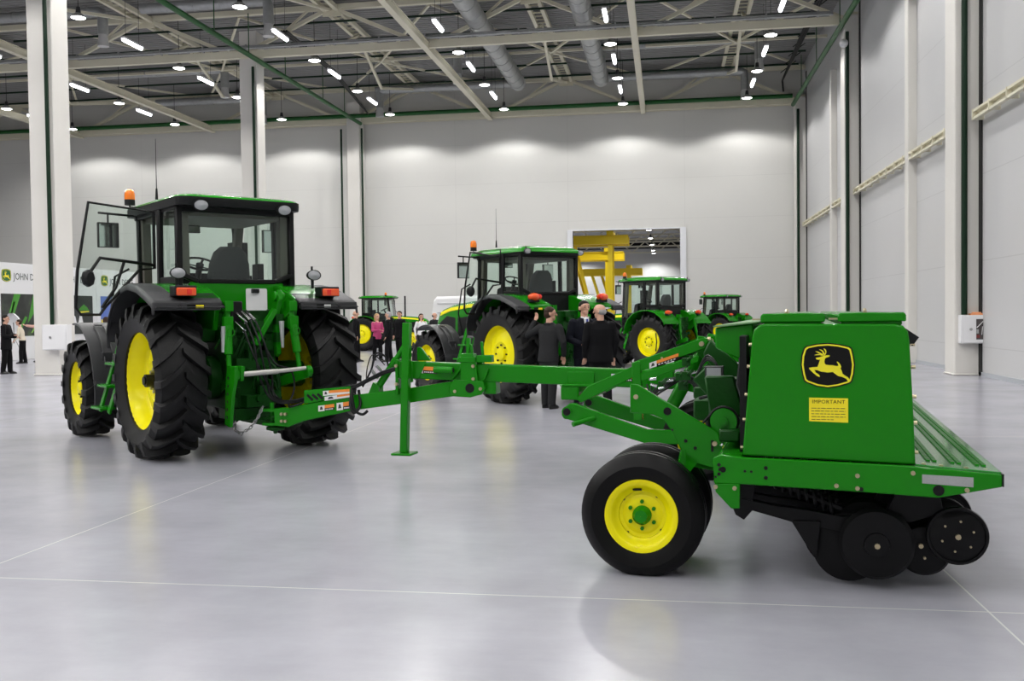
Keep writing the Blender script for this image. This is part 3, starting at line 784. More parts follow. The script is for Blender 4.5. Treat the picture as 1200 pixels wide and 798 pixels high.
    b.box(xr+.06, xf-.1, -hw+.1, hw-.1, zt-.10, zt-.02)
    b.build('headliner', TRIM, cab)
    b = MB(); b.box(.62, 1.25, -.68, -.36, zb, 2.13); b.box(.0, .5, .36, .68, zb, 2.02); b.box(.0, .6, -.7, -.36, zb, 2.12); b.prism([(1.28, zb), (1.55, zb), (1.42, 2.2), (1.25, 2.25)], 'y', -.22, .22); b.box(.65, .95, -.5, -.38, 2.1, 2.2)
    b.tube([(.75,-.44,2.1), (.78,-.44,2.3)], .02); b.box(.5, .7, -.6, -.52, 2.1, 2.35); b.build('console', BLK, cab, bevel=.03, seg=2)
    # seat
    b = MB()
    b.loft([rrect(.22, .72, -.25, .25, .08, z) for z in (1.80, 1.93)] , 0)
    b.loft([rrect(.12+q, .27+q, -hwd, hwd, .06, z) for z, hwd, q in ((1.88, .26, .06), (2.1, .275, .03), (2.32, .25, 0), (2.46, .20, -.02), (2.53, .12, -.03))])
    b.box(.35, .6, -.15, .15, zb, 1.8)
    b.box(.25, .6, .29, .36, 2.02, 2.08); b.box(.25, .6, -.36, -.29, 2.02, 2.08)
    st = b.build('seat', mat('seat_fabric', (.03, .032, .035), .8, bump=.1, bscale=80) if 'seat_fabric' not in bpy.data.materials else bpy.data.materials['seat_fabric'], cab, smooth=50)
    # steering wheel
    b = MB(); c = V((1.02, .06, 2.36)); ax = V((-.45, 0, .9)).normalized(); a1 = ax.cross(V((0,1,0))).normalized(); a2 = ax.cross(a1)
    b.tube([c + a1*.2*math.cos(2*PI*k/24) + a2*.2*math.sin(2*PI*k/24) for k in range(24)], .016, 6, closed=True)
    for k in range(3):
        a = 2*PI*k/3+.5; b.bar(c - ax*.04, c + a1*.2*math.cos(a) + a2*.2*math.sin(a), .03, .012)
    b.cyl(c - ax*.06, c - ax*.45, .04); b.cyl(c-ax*.05, c+ax*.0, .05)
    b.build('steering_wheel', BLK, cab)
    b = MB(); b.box(1.20, 1.26, -.02, .20, zt-.2, zt-.1, 0); b.bar((1.23, .09, zt-.1), (1.23, .09, zt), .02, .02); b.box(1.19, 1.2, 0, .18, zt-.19, zt-.11, 1); b.build('interior_mirror', [BLK, MIRG], cab)
    # glazing
    g = MB(); g.prism([(-hw+.06, zw+.08), (-hw+.27, zw), (hw-.27, zw), (hw-.06, zw+.08), (hw-.06, zt-.03), (-hw+.06, zt-.03)], 'x', xr-.012, xr-.004); g.build('rear_window', GLASS, cab, smooth=0)
    for sgn in (1, -1):
        g = MB(); g.prism([(xr+.05, zw), (.45, zw), (.45, zt-.03), (xr+.05, zt-.03)], 'y', sgn*(hw-.01), sgn*(hw-.004)); g.build('quarter_window', GLASS, cab, smooth=0)
    g = MB(); g.prism([(.54, 1.72), (xf+.06, 1.72), (xf-.08, zt-.03), (.54, zt-.03)], 'y', -hw+.006, -hw+.012); g.build('side_window', GLASS, cab, smooth=0); g = MB()
    if not door: g.prism([(.54, 1.72), (xf+.06, 1.72), (xf-.08, zt-.03), (.54, zt-.03)], 'y', hw-.012, hw-.006)
    if not door: g.build('side_window', GLASS, cab, smooth=0)
    g = MB(); g.add([(xf+.14, -hw+.15, 1.75), (xf+.14, hw-.15, 1.75), (xf-.03, hw-.08, zt-.04), (xf-.03, -hw+.08, zt-.04), (xf+.146, -hw+.15, 1.75), (xf+.146, hw-.15, 1.75), (xf-.024, hw-.08, zt-.04), (xf-.024, -hw+.08, zt-.04)],
          [(0,1,2,3), (7,6,5,4), (0,4,5,1), (1,5,6,2), (2,6,7,3), (3,7,4,0)]); g.build('windshield', GLASS, cab, smooth=0)
    # roof
    xr0, xr1, hy = xr-.22, xf+.26, hw+.035
    b = MB()
    if roof_black: b.loft([rrect(xr0+.02, xr1, -hy, hy, .12, zt), rrect(xr0, xr1, -hy, hy, .13, zt+.05), rrect(xr0, xr1, -hy, hy, .13, zt+.10)])
    else: b.loft([rrect(xr0+.06, xr1-.05, -hy+.04, hy-.04, .12, zt-.01), rrect(xr0+.03, xr1-.02, -hy+.02, hy-.02, .13, zt+.04)])
    rf_ = b.build('roof', BLK, root, smooth=35)
    b = MB()
    z0 = zt+.10 if roof_black else zt+.035; kz = .45 if roof_black else 1
    b.loft([rrect(xr0+.01, xr1, -hy, hy, .14, z0), rrect(xr0+.03, xr1, -hy+.01, hy-.01, .16, z0+.05*kz), rrect(xr0+.16, xr1-.12, -hy+.12, hy-.12, .2, z0+.115*kz), rrect(xr0+.45, xr1-.35, -hy+.35, hy-.35, .2, z0+.135*kz)])
    b.build('roof_panel', GREEN, rf_, smooth=60)
    for sgn in (1, -1):
        worklight(rf_, (xr0-.015 if detail == 2 else xr0+.03, sgn*(hw-.22 if detail == 2 else hw-.06), zt+.0 if detail == 2 else zt+.04), (-1, 0, -.15), .085 if detail == 2 else .07)
    # beacon and aerial
    bc = MB(); bx = 1.32; by = beacon_y
    bc.tube([(bx-.1, by-.15, zt+.08), (bx, by, zt+.1), (bx, by, zt+.16)], .018, 6); bc.cyl((bx, by, zt+.13), (bx, by, zt+.20), .065, n=16)
    bo = bc.build('beacon', BLK, root); bc = MB(); bc.lathe([(.066, 0), (.066, .07), (.055, .115), (.03, .135), (.001, .14)], (bx, by, zt+.20), (0,0,1), 16); bc.build('beacon_lens', ORANGE, bo)
    if detail:
        b = MB(); b.cyl((xf-.55, hw-.12, zt+.18), (xf-.55, hw-.12, zt+.32), .02, .012, 8); b.cyl((xf-.55, hw-.12, zt+.3), (xf-.55, hw-.12, zt+.95), .006, .003, 6); b.build('aerial', BLKM, root)
    # mirrors
    for sgn in (1, -1):
        b = MB(); mx, my = 1.38, sgn*(hw+.36)
        b.tube([(xf-.1, sgn*hw, zt-.0), (mx, my+sgn*.12, zt+.02)], .017, 6); b.tube([(mx, my, zt+.01), (mx, my, zt-.15)], .014, 6)
        b.box(mx-.02, mx+.03, my-.13, my+.13, zt-.42, zt-.10)
        mo = b.build('mirror', BLK, root, bevel=.015, seg=2)
        b = MB(); b.box(mx-.026, mx-.02, my-.115, my+.115, zt-.41, zt-.115); b.build('mirror_glass', MIRG, mo, smooth=0)
    # open door
    if door:
        a = math.radians(door); d = V((math.cos(a), math.sin(a), 0)); o = V((.50, hw+.06, 0)); nr = V((-d.y, d.x, 0))
        def P(u_, z, k=0): return o + d*u_ + V((0,0,z)) + nr*k
        zs = zt - 2.98
        ol = [(0.02, 2.95+zs), (.85, 3.00+zs), (1.0, 2.2), (1.03, 1.78), (.97, 1.70), (.74, 1.70), (.66, 1.80), (.22, 2.24), (0.02, 2.26)]
        b = MB(); b.tube([P(*q) for q in ol], .018, 6, closed=True)
        do = b.build('door', BLKM, root)
        g = MB(); n = len(ol); g.add([P(*q, -.004) for q in ol] + [P(*q, .004) for q in ol], [tuple(range(n)), tuple(range(2*n-1, n-1, -1))] + [(k, (k+1) % n, n+(k+1) % n, n+k) for k in range(n)]); g.build('door_glass', GLASS, do, smooth=0)
        b = MB(); b.tube([P(.90, 2.16, .05), P(.75, 2.36, .05), P(.40, 2.33, .04), P(.05, 2.30, .03)], .02, 6); b.tube([P(.45, 2.32, .05), P(.56, 2.02, .05), P(.74, 1.78, .05)], .018, 6); b.tube([P(.03, 2.95, .03), P(.03, 2.26, .03)], .014, 6)
        b.build('grab_rail', BLKM, do)
        b = MB(); b.loft([[P(.90+.07*math.cos(t)*q, 2.12+.1*math.sin(t)*q, k) for t in [2*PI*i/8 for i in range(8)]] for k, q in ((-.02, .7), (.02, 1), (.08, 1), (.11, .7))]); b.build('marker_lamp', BLK, do)
    # steps on the left
    if step:
        b = MB()
        for z, x, y in ((.50, 1.38, 1.25), (.78, 1.32, 1.18), (1.06, 1.26, 1.10)): b.box(x-.2, x+.2, y-.12, y+.07, z, z+.035)
        for x in (1.14, 1.52): b.bar((x, 1.22, .46), (x-.14, .98, 1.40), .03, .10, up=(1,0,0))
        b.build('step', GREEN, root, bevel=.006)
        b = MB(); b.tube([(1.62, .95, 1.3), (1.66, 1.02, 1.7), (1.58, .98, 2.2), (1.5, .82, 2.3)], .016, 6); b.build('grab_rail', BLKM, root)
    # rear hitch, all tractors
    for sgn in (1, -1):
        b = MB()
        b.bar((-.15, sgn*.28, .78), (-1.0, sgn*.45, .98), .05, .12); b.cyl((-1.02, sgn*.45-.035, 1.0), (-1.02, sgn*.45+.035, 1.0), .07, n=14)
        b.build('lower_link', GREEN, root, bevel=.01)
        b = MB()
        b.bar((-.30, sgn*.30, 1.50), (-.70, sgn*.40, 1.76), .07, .11)
        b.build('lift_arm', GREEN, root, bevel=.01)
    for sgn in (1, -1):
        b = MB(); b.cyl((-.68, sgn*.40, 1.80), (-.72, sgn*.41, 1.55), .035); b.cyl((-.72, sgn*.41, 1.55), (-.78, sgn*.43, 1.22), .05); b.cyl((-.78, sgn*.43, 1.22), (-.82, sgn*.44, .98), .028)
        b.box(-.76, -.60, sgn*.40-.05, sgn*.40+.05, 1.72, 1.84); b.box(-.76,-.68, sgn*.41-.055, sgn*.41+.055, 1.5, 1.66)
        b.tube([(-.80, sgn*.41+.05*math.cos(t), 1.48+.05*math.sin(t)) for t in [2*PI*k/10 for k in range(10)]], .007, 5, closed=True)
        b.build('lift_link', GREEN, root, bevel=.006)
    b = MB(); b.box(-.52, -.44, -.34, .34, 1.45, 1.74)
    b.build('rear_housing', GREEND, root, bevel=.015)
    b = MB(); b.box(xr-.03, xr+.05, -.6, .6, 1.72, zw-.04); b.build('rear_panel', GREEN if detail == 2 else BLK, root, bevel=.015)
    b = MB()
    b.box(-.5, .0, -.25, .25, .42, .56)
    b.box(-.50, -.46, -.30, -.05, 1.30, 1.46); b.box(-.56, -.44, -.24, .24, .98, 1.16); b.box(-.62, -.44, -.15, .15, .58, .72); b.cyl((-.45, 0, .68), (-.68, 0, .68), .045, n=12)
    for k in range(30):
        x, y, z = -.47-.16*random.random(), random.uniform(-.32, .32), random.uniform(.6, 1.72); q = random.uniform(.02, .055)
        b.box(x-q, x+q, y-q, y+q, z-q, z+q*random.uniform(.6, 1.8))
    for k in range(12):
        y0, z0 = random.uniform(-.3, .3), random.uniform(.9, 1.6); y1, z1 = y0+random.uniform(-.25, .25), z0-random.uniform(.2, .5)
        b.tube([(-.5, y0, z0), (-.62, (y0+y1)/2, (z0+z1)/2+.1), (-.52, y1, z1)], .014, 5)
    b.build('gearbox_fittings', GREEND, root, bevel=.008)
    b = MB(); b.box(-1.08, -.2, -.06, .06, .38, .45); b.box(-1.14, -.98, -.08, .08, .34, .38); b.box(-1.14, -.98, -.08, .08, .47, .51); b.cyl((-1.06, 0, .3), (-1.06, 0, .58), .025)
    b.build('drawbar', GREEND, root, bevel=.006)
    if detail == 2:
        b = MB(); b.cyl((-1.02, .45, 1.0), (-1.05, -.05, 1.02), .030); b.cyl((-1.05, -.05, 1.02), (-1.02, -.45, 1.04), .024, n=10); b.build('stabiliser_bar', mat('bright_bar', (.6, .58, .55), .35, .4), root)
        # hanging left plate with holes
        b = MB(); b.prism([(-1.12, 1.10), (-.92, 1.10), (-.86, .98), (-.80, .42), (-.94, .40), (-1.02, .75), (-1.10, .92)], 'y', .46, .50); b.prism([(-1.12, 1.10), (-.92, 1.10), (-.90, .95), (-1.08, .93)], 'y', .38, .42)
        for k in range(6): b.cyl((-.93+.012*k, .455, .96-.09*k), (-.93+.012*k, .505, .96-.09*k), .02, n=8, m=1)
        b.build('sway_block', [GREEN, BLKM], root, bevel=.004)
        b = MB(); b.prism([(-.62, 1.20), (-.55, 1.16), (-.44, 1.62), (-.52, 1.95), (-.66, 1.98), (-.70, 1.86), (-.60, 1.7)], 'y', -.30, -.24); b.cyl((-.62, -.33, 1.9), (-.62, -.21, 1.9), .06, n=14)
        b.bar((-.58, -.24, 1.74), (-.60, .04, 1.32), .07, .09, up=(1,0,0)); b.build('top_link_bracket', GREEN, root, bevel=.008)
        b = MB(); b.cyl((-.72, -.26, 1.60), (-.72, -.27, 1.28), .032, .018, 12); b.cyl((-.74, .47, 1.55), (-.74, .47, 1.25), .026, .03, 12); build_each(b, 'holder_tube', mat('grey_tube', (.55, .56, .57), .3, .5), root)
        b = MB(); b.prism([(p[0], p[1]+1.86) for p in rrect(-.13, .13, -.13, .13, .02, 0)], 'x', -.615, -.60)
        wp = b.build('licence_plate', mat('plate_white', (.66, .66, .66), .4), root)
        b = MB(); b.box(-.65, -.612, -.02, .07, 1.935, 1.985); b.build('plate_lamp', BLK, wp, bevel=.005)
        b = MB(); b.box(-.55, -.44, .15, .30, 1.60, 1.84); b.build('coupler_block', BLKM, root, bevel=.01)
        b = MB()
        for k, (y, z) in enumerate(((.20, 1.66), (.14, 1.68), (.08, 1.68), (.22, 1.56))):
            b.cyl((-.55, y+.02, z+.03), (-.72, y-.01, z-.07), .022, n=10)
        b.build('hose_coupler', CHROME, root)
    return root

T1P = (-5.264, 11.277, 0); T1A = 137.7
T1 = tractor('tractor', 'largest green tractor in front at the left, door open, drill hitched behind', T1P, T1A, detail=2, door=104)
T2 = tractor('tractor', 'green tractor with its door open behind the three suited men', (-2.24, 18.33, 0), 134, s=.98, R=.93, w=.56, rr=.57, hw=.70, zw=2.10, zt=2.83, xf=1.45, roof_black=False, yd=.10, wb=2.78, detail=1, door=104, hood_z=1.98)
T3 = tractor('tractor', 'green tractor without black fenders, second from the right, orange beacon before the doorway', (.12, 29.0, 0), 141, s=.86, R=.92, w=.52, rr=.52, hw=.76, zw=2.15, zt=2.98, roof_black=False, yd=.12, black_fender=False, front_fender=False, tri=True, detail=0, hood_z=1.9, trk=.98, trkf=.9)
T4 = tractor('tractor', 'smallest tractor, only cab and one wheel showing above the drill', (3.05, 47.0, 0), 141, s=.79, R=.90, w=.50, rr=.52, hw=.76, zw=2.15, zt=2.95, roof_black=False, yd=.12, black_fender=False, front_fender=False, detail=0, hood_z=1.9)
T5 = tractor('tractor', 'far green tractor facing right behind a group of people, tall exhaust pipe', (-14.1, 44.3, 0), 3.0, s=.82, R=.98, w=.52, rr=.58, hw=.76, zw=2.15, zt=3.0, roof_black=False, yd=.14, black_fender=False, front_fender=False, detail=0, hood_z=1.98, wb=2.9, exhaust_tall=1.15, beacon_y=-.7)
# ------------------------------------------------------------------ grain drill (local: x towards its rear, y away from the camera side, z up)
SD = empty('grain_drill', (-.163, 6.008, 0), math.radians(-7.9)); tag(SD, 'long green grain drill on black tyres, deer emblem on its end panel', 'seed drill')
W = 7.8; CY = 3.9
# hopper
prof = [(.618,.79), (1.576,.766), (1.566,1.05), (1.545,1.47), (1.537,1.525), (1.51,1.558), (1.47,1.566), (.76,1.575), (.72,1.568), (.69,1.54), (.678,1.49)]
b = MB(); b.prism(prof, 'y', -.05, W+.05); hop = b.build('hopper', GREEN, SD, bevel=.012, seg=3)
b = MB()
for z in (.83, 1.0, 1.15, 1.32, 1.45):
    for x, q in ((1.585-.03*(z-.8), 1), (.612+.085*(z-.8), -1)): b.cyl((x-.012, .01, z), (x+.012, .01, z), .011, n=8)
build_each(b, 'edge_bolt', ZINC, hop)
# emblem
def E(px, py): return (.952+(px-50)/500*.302, 1.461-(py-35)/427*.263)
def epoly(b, pts, y0, y1, m): b.prism([E(*p) for p in pts], 'y', y0, y1, m)
outl = [(105,62),(200,42),(300,35),(400,45),(500,68),(522,85),(537,150),(550,240),(541,330),(522,398),(503,415),(400,447),(300,462),(200,448),(100,412),(80,395),(63,330),(50,240),(58,150),(80,82)]
def shrink(k): return [(300+(x-300)*k, 248+(y-248)*k) for x, y in outl]
emb = MB()
epoly(emb, outl, -.053, -.050, 0)
ya, yb2 = shrink(.95), shrink(.885)
def ring(b, A, B, y, m):
    n = len(A); vs = [(E(*p)[0], y, E(*p)[1]) for p in A] + [(E(*p)[0], y, E(*p)[1]) for p in B]
    b.add(vs, [(i, (i+1) % n, n+(i+1) % n, n+i) for i in range(n)], m)
ring(emb, ya, yb2, -.0545, 1)
deer = [(190,178),(205,173),(222,171),(240,163),(262,158),(285,152),(300,150),(320,153),(318,163),(300,170),(284,175),(276,185),(271,205),(272,225),(282,240),(310,244),(345,245),(380,253),(398,250),(395,236),(384,215),(386,209),(403,222),(418,243),(424,262),(416,274),(426,292),(436,325),(456,340),(485,358),(500,382),(502,402),(488,400),(466,370),(430,354),(394,346),(368,326),(348,309),(300,314),(240,306),(205,292),(178,290),(192,315),(218,332),(230,350),(224,357),(200,346),(160,312),(130,280),(130,270),(165,264),(205,262),(216,238),(224,212),(231,192),(220,194),(200,192)]
epoly(emb, deer, -.0552, -.0545, 1)
for pts in ([(268,160),(284,140),(290,115),(284,100),(272,88),(262,88),(276,108),(279,128),(272,142),(260,155)], [(276,142),(258,108),(240,98),(220,95),(240,108),(252,122),(262,146)],
            [(262,142),(232,128),(210,116),(186,113),(206,126),(228,138),(256,152)], [(262,150),(225,140),(200,142),(176,151),(205,150),(230,150),(256,158)]): epoly(emb, pts, -.0552, -.0545, 1)
emb.build('emblem', [DECALK, mat('emblem_yellow', (.90, .82, .02), .4)], hop, smooth=0, fix=False)
b = MB(); b.prism([(.999,1.142), (1.215,1.140), (1.215,.999), (.999,1.004)], 'y', -.0525, -.050); lb = b.build('notice_label', DECALY, hop, smooth=0); lb['label'] = 'yellow notice label'
RX = ((1,0,0), (0,0,1), (0,-1,0))
text_mesh('IMPORTANT', .030, 'lettering', DECALK, lb, M_axes((1.107, -.053, 1.118), *RX), .0004, 1.05, 1.05)
bars = MB()
for k in range(5):
    x = 1.012
    xe = 1.20 if k < 4 else 1.135
    while x < xe:
        wd = random.uniform(.012, .030); bars.box(x, min(x+wd, xe), -.0532, -.0526, 1.079-k*.0165, 1.0827-k*.0165); x += wd+.005
bars.build('small_print', mat('print_grey', (.10, .09, .02), .5), lb, smooth=0)
# lids on top
for x0, x1 in ((.725, 1.09), (1.16, 1.53)):
    b = MB(); b.prism([(x0, 1.582), (x1, 1.582), (x1, 1.622), (x1-.015, 1.634), (x0+.015, 1.634), (x0, 1.622)], 'y', -.02, W); b.box(x0+.02, x1-.02, 0, W-.02, 1.56, 1.585)
    ld_ = b.build('lid', GREEN, SD, bevel=.006)
    b = MB(); b.cyl((x0+.15, -.01, 1.636), (x0+.15, .05, 1.65), .012, n=8); b.box(x0-.05, x0+.01, .02, .06, 1.595, 1.605); build_each(b, 'lid_latch', ZINC, ld_)
b = MB(); b.prism([(1.53, 1.54), (1.60, 1.49), (1.565, 1.44), (1.54, 1.46)], 'y', .0, W); b.build('lid_hinge_guard', BLK, SD)
# small seed box in front
b = MB(); b.prism([(.432,1.548), (.665,1.572), (.665,1.36), (.57,1.352), (.432,1.418)], 'y', .30, W-.3); b.build('small_seed_box', GREEN, SD, bevel=.008)
b = MB(); b.prism([(.425,1.55), (.70,1.578), (.70,1.586), (.42,1.560)], 'y', .27, W-.27); b.build('small_seed_lid', mat('pale_green_lid', (.16, .32, .14), .35), SD)
b = MB(); b.box(.60, .64, .02, W, .80, 1.5); b.build('meter_panel', BLKM, SD)
# frame
fr = [(.45,.778), (.50,.80), (.61,.785), (1.573,.765), (2.013,.734), (2.014,.667), (1.69,.592), (1.287,.608), (.619,.626), (.455,.624)]
for y0, y1, nm in ((-.10, -.055, 1), (W+.055, W+.10, 0)):
    b = MB(); b.prism(fr, 'y', y0, y1); fo = b.build('end_frame', GREEN, SD, bevel=.006)
    if nm:
        b = MB()
        for x, z, rr_ in ((.485,.738,.011), (.485,.682,.011), (.508,.71,.018), (.49,.71,.01), (.635,.705,.008), (.672,.703,.008), (.755,.728,.012), (.755,.67,.012), (.465,.665,.007), (1.283,.625,.012)):
            b.cyl((x, -.1015, z), (x, -.099, z), rr_, n=14)
        b.cyl((1.69, -.104, .635), (1.69, -.099, .635), .030, n=20); build_each(b, 'punched_hole', BLKM, fo)
        b = MB()
        for x, z in ((1.148,.640), (1.262,.702), (1.262,.630), (1.557,.728), (.465,.606), (.575,.602), (1.835,.643)): b.cyl((x, -.112, z), (x, -.099, z), .013, n=8)
        build_each(b, 'frame_bolt', ZINC, fo)
        b = MB(); b.prism([(1.605,.722), (1.868,.714), (1.868,.660), (1.605,.672)], 'y', -.1015, -.1)
        b.build('reflector', REFL, fo, smooth=0)
        b = MB(); b.prism([(.458,.624), (.605,.628), (.604,.481), (.555,.478), (.464,.575)], 'y', -.10, -.075); b.build('hanger_bracket', GREEN, fo, bevel=.004)
b = MB(); b.bar((.54, 0, .70), (.54, W, .70), .15, .15); b.bar((1.30, 0, .66), (1.30, W, .66), .12, .08); b.bar((1.75, 0, .66), (1.75, W, .66), .08, .08)
b.build('cross_frame', GREEN, SD, bevel=.008)
# walkboard
b = MB(); b.prism([(1.575,.772), (2.018,.742), (2.018,.670), (2.008,.670), (2.005,.728), (1.575,.758)], 'y', -.055, W+.05)
wk = b.build('walkboard', mat('walkboard_green', (.02, .22, .03), .25, coat=.4), SD, bevel=.004)
b = MB()
for x0 in (1.66, 1.79, 1.92):
    for q in (0, .035):
        for k in range(150):
            y = .12 + k*.048; z = .772-.03*(x0+q-1.575)/.443
            b.box(x0+q-.011, x0+q+.011, y, y+.026, z-.002, z+.009)
b.build('grip_tread', GREEN, wk, smooth=0)
b = MB()
for x in (1.62, 1.71, 1.84, 1.94): b.cyl((x, -.035, .755), (x, -.035, .780-.03*(x-1.575)/.443), .013, n=8)
build_each(b, 'board_bolt', ZINC, wk)
b = MB(); b.box(2.012, 2.022, -.10, W+.1, .668, .738); b.build('rear_edge', BLKM, wk)
# dual transport wheels
def smooth_tyre(R, w, rr):
    b = MB(); b.lathe([(rr-.02,-w*.36), (rr+.012,-w*.42), (rr+.05,-w*.48), (rr+(R-rr)*.55,-w*.52), (R-.05,-w*.47), (R-.015,-w*.36), (R-.004,-w*.30), (R-.010,-w*.27), (R,-w*.22), (R,-w*.08), (R-.010,-w*.06), (R-.010,w*.06-.005), (R,w*.08), (R,w*.22), (R-.010,w*.27), (R-.004,w*.30), (R-.015,w*.36), (R-.05,w*.47), (rr+(R-rr)*.55,w*.52), (rr+.05,w*.48), (rr+.012,w*.42), (rr-.02,w*.36)], (0,0,0), (0,1,0), 56, closed=True)
    # flattened foot
    b.v = [(x, y, max(z, -.378)) for x, y, z in b.v]
    return b
tw = None
for y in (.13, .53, 3.7, 4.1, 7.3, 7.7):
    if tw is None:
        b = MB(); rr_ = .218; s = -1
        b.lathe([(rr_-.01,-.10), (rr_+.02,-.105), (rr_+.018,-.09), (rr_-.025,-.07), (rr_-.03,.04), (rr_-.022,.07), (rr_-.006,.092), (rr_+.016,.10), (rr_+.012,.112), (rr_-.012,.112), (rr_-.032,.098), (rr_-.045,.075), (rr_-.068,.060), (rr_-.072,.045), (.125,.040), (.105,.052), (.07,.056), (.001,.056)], (0,0,0), (0,s,0), 48)
        for a0 in (.4, 2.0, 3.5, 5.1):
            b.tube([(.158*math.cos(a0+q*.08), -.05, .158*math.sin(a0+q*.08)) for q in range(7)], .010, 5, 1)
        for k in range(4): a_ = .9+PI/2*k; b.cyl((.15*math.cos(a_), -.054, .15*math.sin(a_)), (.15*math.cos(a_), -.048, .15*math.sin(a_)), .009, n=8, m=1)
        b.bar((-.055,-.075,.16), (.0,-.075,.163), .012, .012, 1)
        tw = b.build('transport_wheel', [YEL, BLKM], SD)
        smooth_tyre(.39, .26, .222).build('tyre', RUBS, tw, smooth=30)
        b = MB(); b.lathe([(.06,.05), (.058,.09), (.045,.105), (.04,.12), (.001,.122)], (0,0,0), (0,-1,0), 24)
        for k in range(6): a_ = 2*PI*k/6+PI/2; c = V((.085*math.cos(a_), -.05, .085*math.sin(a_))); b.cyl(c, c+V((0,-.02,0)), .013, n=6)
        b.build('hub', GREEN, tw); o = tw
    else: o = copy_tree(tw, SD)
    o.location = (-.005, y, .379)
    o.rotation_euler = (0, 0 if y == .13 else random.random()*.0, 0)
b = MB(); b.cyl((-.005, .1, .379), (-.005, .75, .379), .045); b.cyl((-.005, 3.6, .379), (-.005, 4.2, .379), .045); b.cyl((-.005, 7.2, .379), (-.005, 7.75, .379), .045); b.build('axle', GREENDS if 'GREENDS' in globals() else GREEND, SD)
# wheel arm plates
pl = [(-.118,1.185), (-.069,1.180), (.441,.882), (.47,.80), (.468,.655), (.445,.643), (.240,.690), (.161,.864), (.10,.955), (.03,.985), (-.120,.994)]
for y in (.315, 4.36, 7.47):
    b = MB(); b.prism(pl, 'y', y, y+.025); po = b.build('wheel_arm', GREEN, SD, bevel=.005)
    b = MB(); b.cyl((.124, y-.003, 1.009), (.124, y+.028, 1.009), .026, n=18); b.box(.40, .415, y-.003, y, .755, .83); b.cyl((.155, y-.002, .89), (.155, y, .89), .008, n=8); b.cyl((.24, y-.002, .82), (.24, y, .82), .012, n=8); b.cyl((.30, y-.002, .775), (.30, y, .775), .012, n=8); build_each(b, 'punched_hole', BLKM, po)
    b = MB(); b.cyl((.425, y-.03, .81), (.425, y, .81), .016, n=8); b.cyl((-.08, y-.01, 1.10), (-.08, y, 1.10), .016, n=10); build_each(b, 'frame_bolt', ZINC, po)
    b = MB(); b.bar((.2, y+.02, .72), (.48, y+.1, .66), .06, .1); b.cyl((.05, y, .42), (.05, y+.06, .42), .06); b.bar((.03, y+.03, .40), (.28, y+.03, .72), .06, .10); b.build('wheel_link', GREEN, po)
# tongue
b = MB()
b.bar((-3.31, CY, 1.055), (-.30, CY, .965), .18, .185)
b.bar((-.30, CY, .965), (.54, CY, .80), .18, .16)
tg = b.build('tongue', GREEN, SD, bevel=.012, seg=2)
b = MB(); b.prism([(-3.325,1.17), (-3.29,1.17), (-3.29,.78), (-3.325,.78)], 'y', CY-.12, CY+.12); b.prism([(-3.29,1.15), (-3.29,.96), (-3.05,.96), (-2.96,1.15)], 'y', CY-.105, CY-.092)
b.prism([(-3.10,1.30), (-3.06,1.30), (-2.94,1.15), (-3.10,1.15)], 'y', CY-.03, CY+.01)
for ya, yb3 in ((CY-.135, CY-.093), (CY+.093, CY+.135)):
    b.prism([(-2.56,1.165), (-2.385,1.165), (-2.375,1.05), (-2.36,.93), (-2.56,.93)], 'y', ya, yb3)
    b.prism([(-2.68,.90), (-2.63,.955), (-2.31,.945), (-2.275,.87), (-2.32,.80), (-2.45,.765), (-2.64,.775), (-2.69,.82)], 'y', ya-.01, yb3)
b.box(-2.575, -2.385, CY-.15, CY+.12, 1.14, 1.20); b.box(-2.55, -2.41, CY-.14, CY-.02, 1.19, 1.235)
b.bar((-2.48, CY-.1, 1.2), (-2.475, CY-.09, 1.40), .055, .04); b.bar((-2.43, CY-.1, 1.2), (-2.45, CY-.09, 1.33), .03, .03); b.bar((-2.31, CY-.10, 1.18), (-2.325, CY-.1, 1.36), .022, .03); b.box(-2.38, -2.21, CY-.13, CY-.03, 1.14, 1.215)
b.bar((-2.30, CY-.11, .95), (-2.25, CY-.11, 1.07), .02, .05, up=(0,1,0)); b.bar((-2.66, CY-.11, .96), (-2.57, CY-.11, 1.06), .02, .04, up=(0,1,0)); b.box(-2.30, -2.18, CY-.08, CY+.08, .80, .95)
b.cyl((-2.86, CY-.14, 1.06), (-2.64, CY-.14, 1.055), .036, n=14)
b.build('hinge_bracket', GREEN, tg, bevel=.006)
b = MB(); b.cyl((-2.45, CY-.15, .865), (-2.45, CY-.14, .865), .05, n=20); b.cyl((-2.65, CY-.14, 1.055), (-2.632, CY-.14, 1.055), .024, n=12); build_each(b, 'pin_hole', BLKM, tg)
b = MB()
for x, z in ((-2.41,1.10), (-2.41,.965), (-2.33,.86), (-3.3,1.1), (-3.3,.9), (-2.62,.83)): b.cyl((x, CY-.158, z), (x, CY-.13, z), .018, n=8)
build_each(b, 'frame_bolt', ZINC, tg)
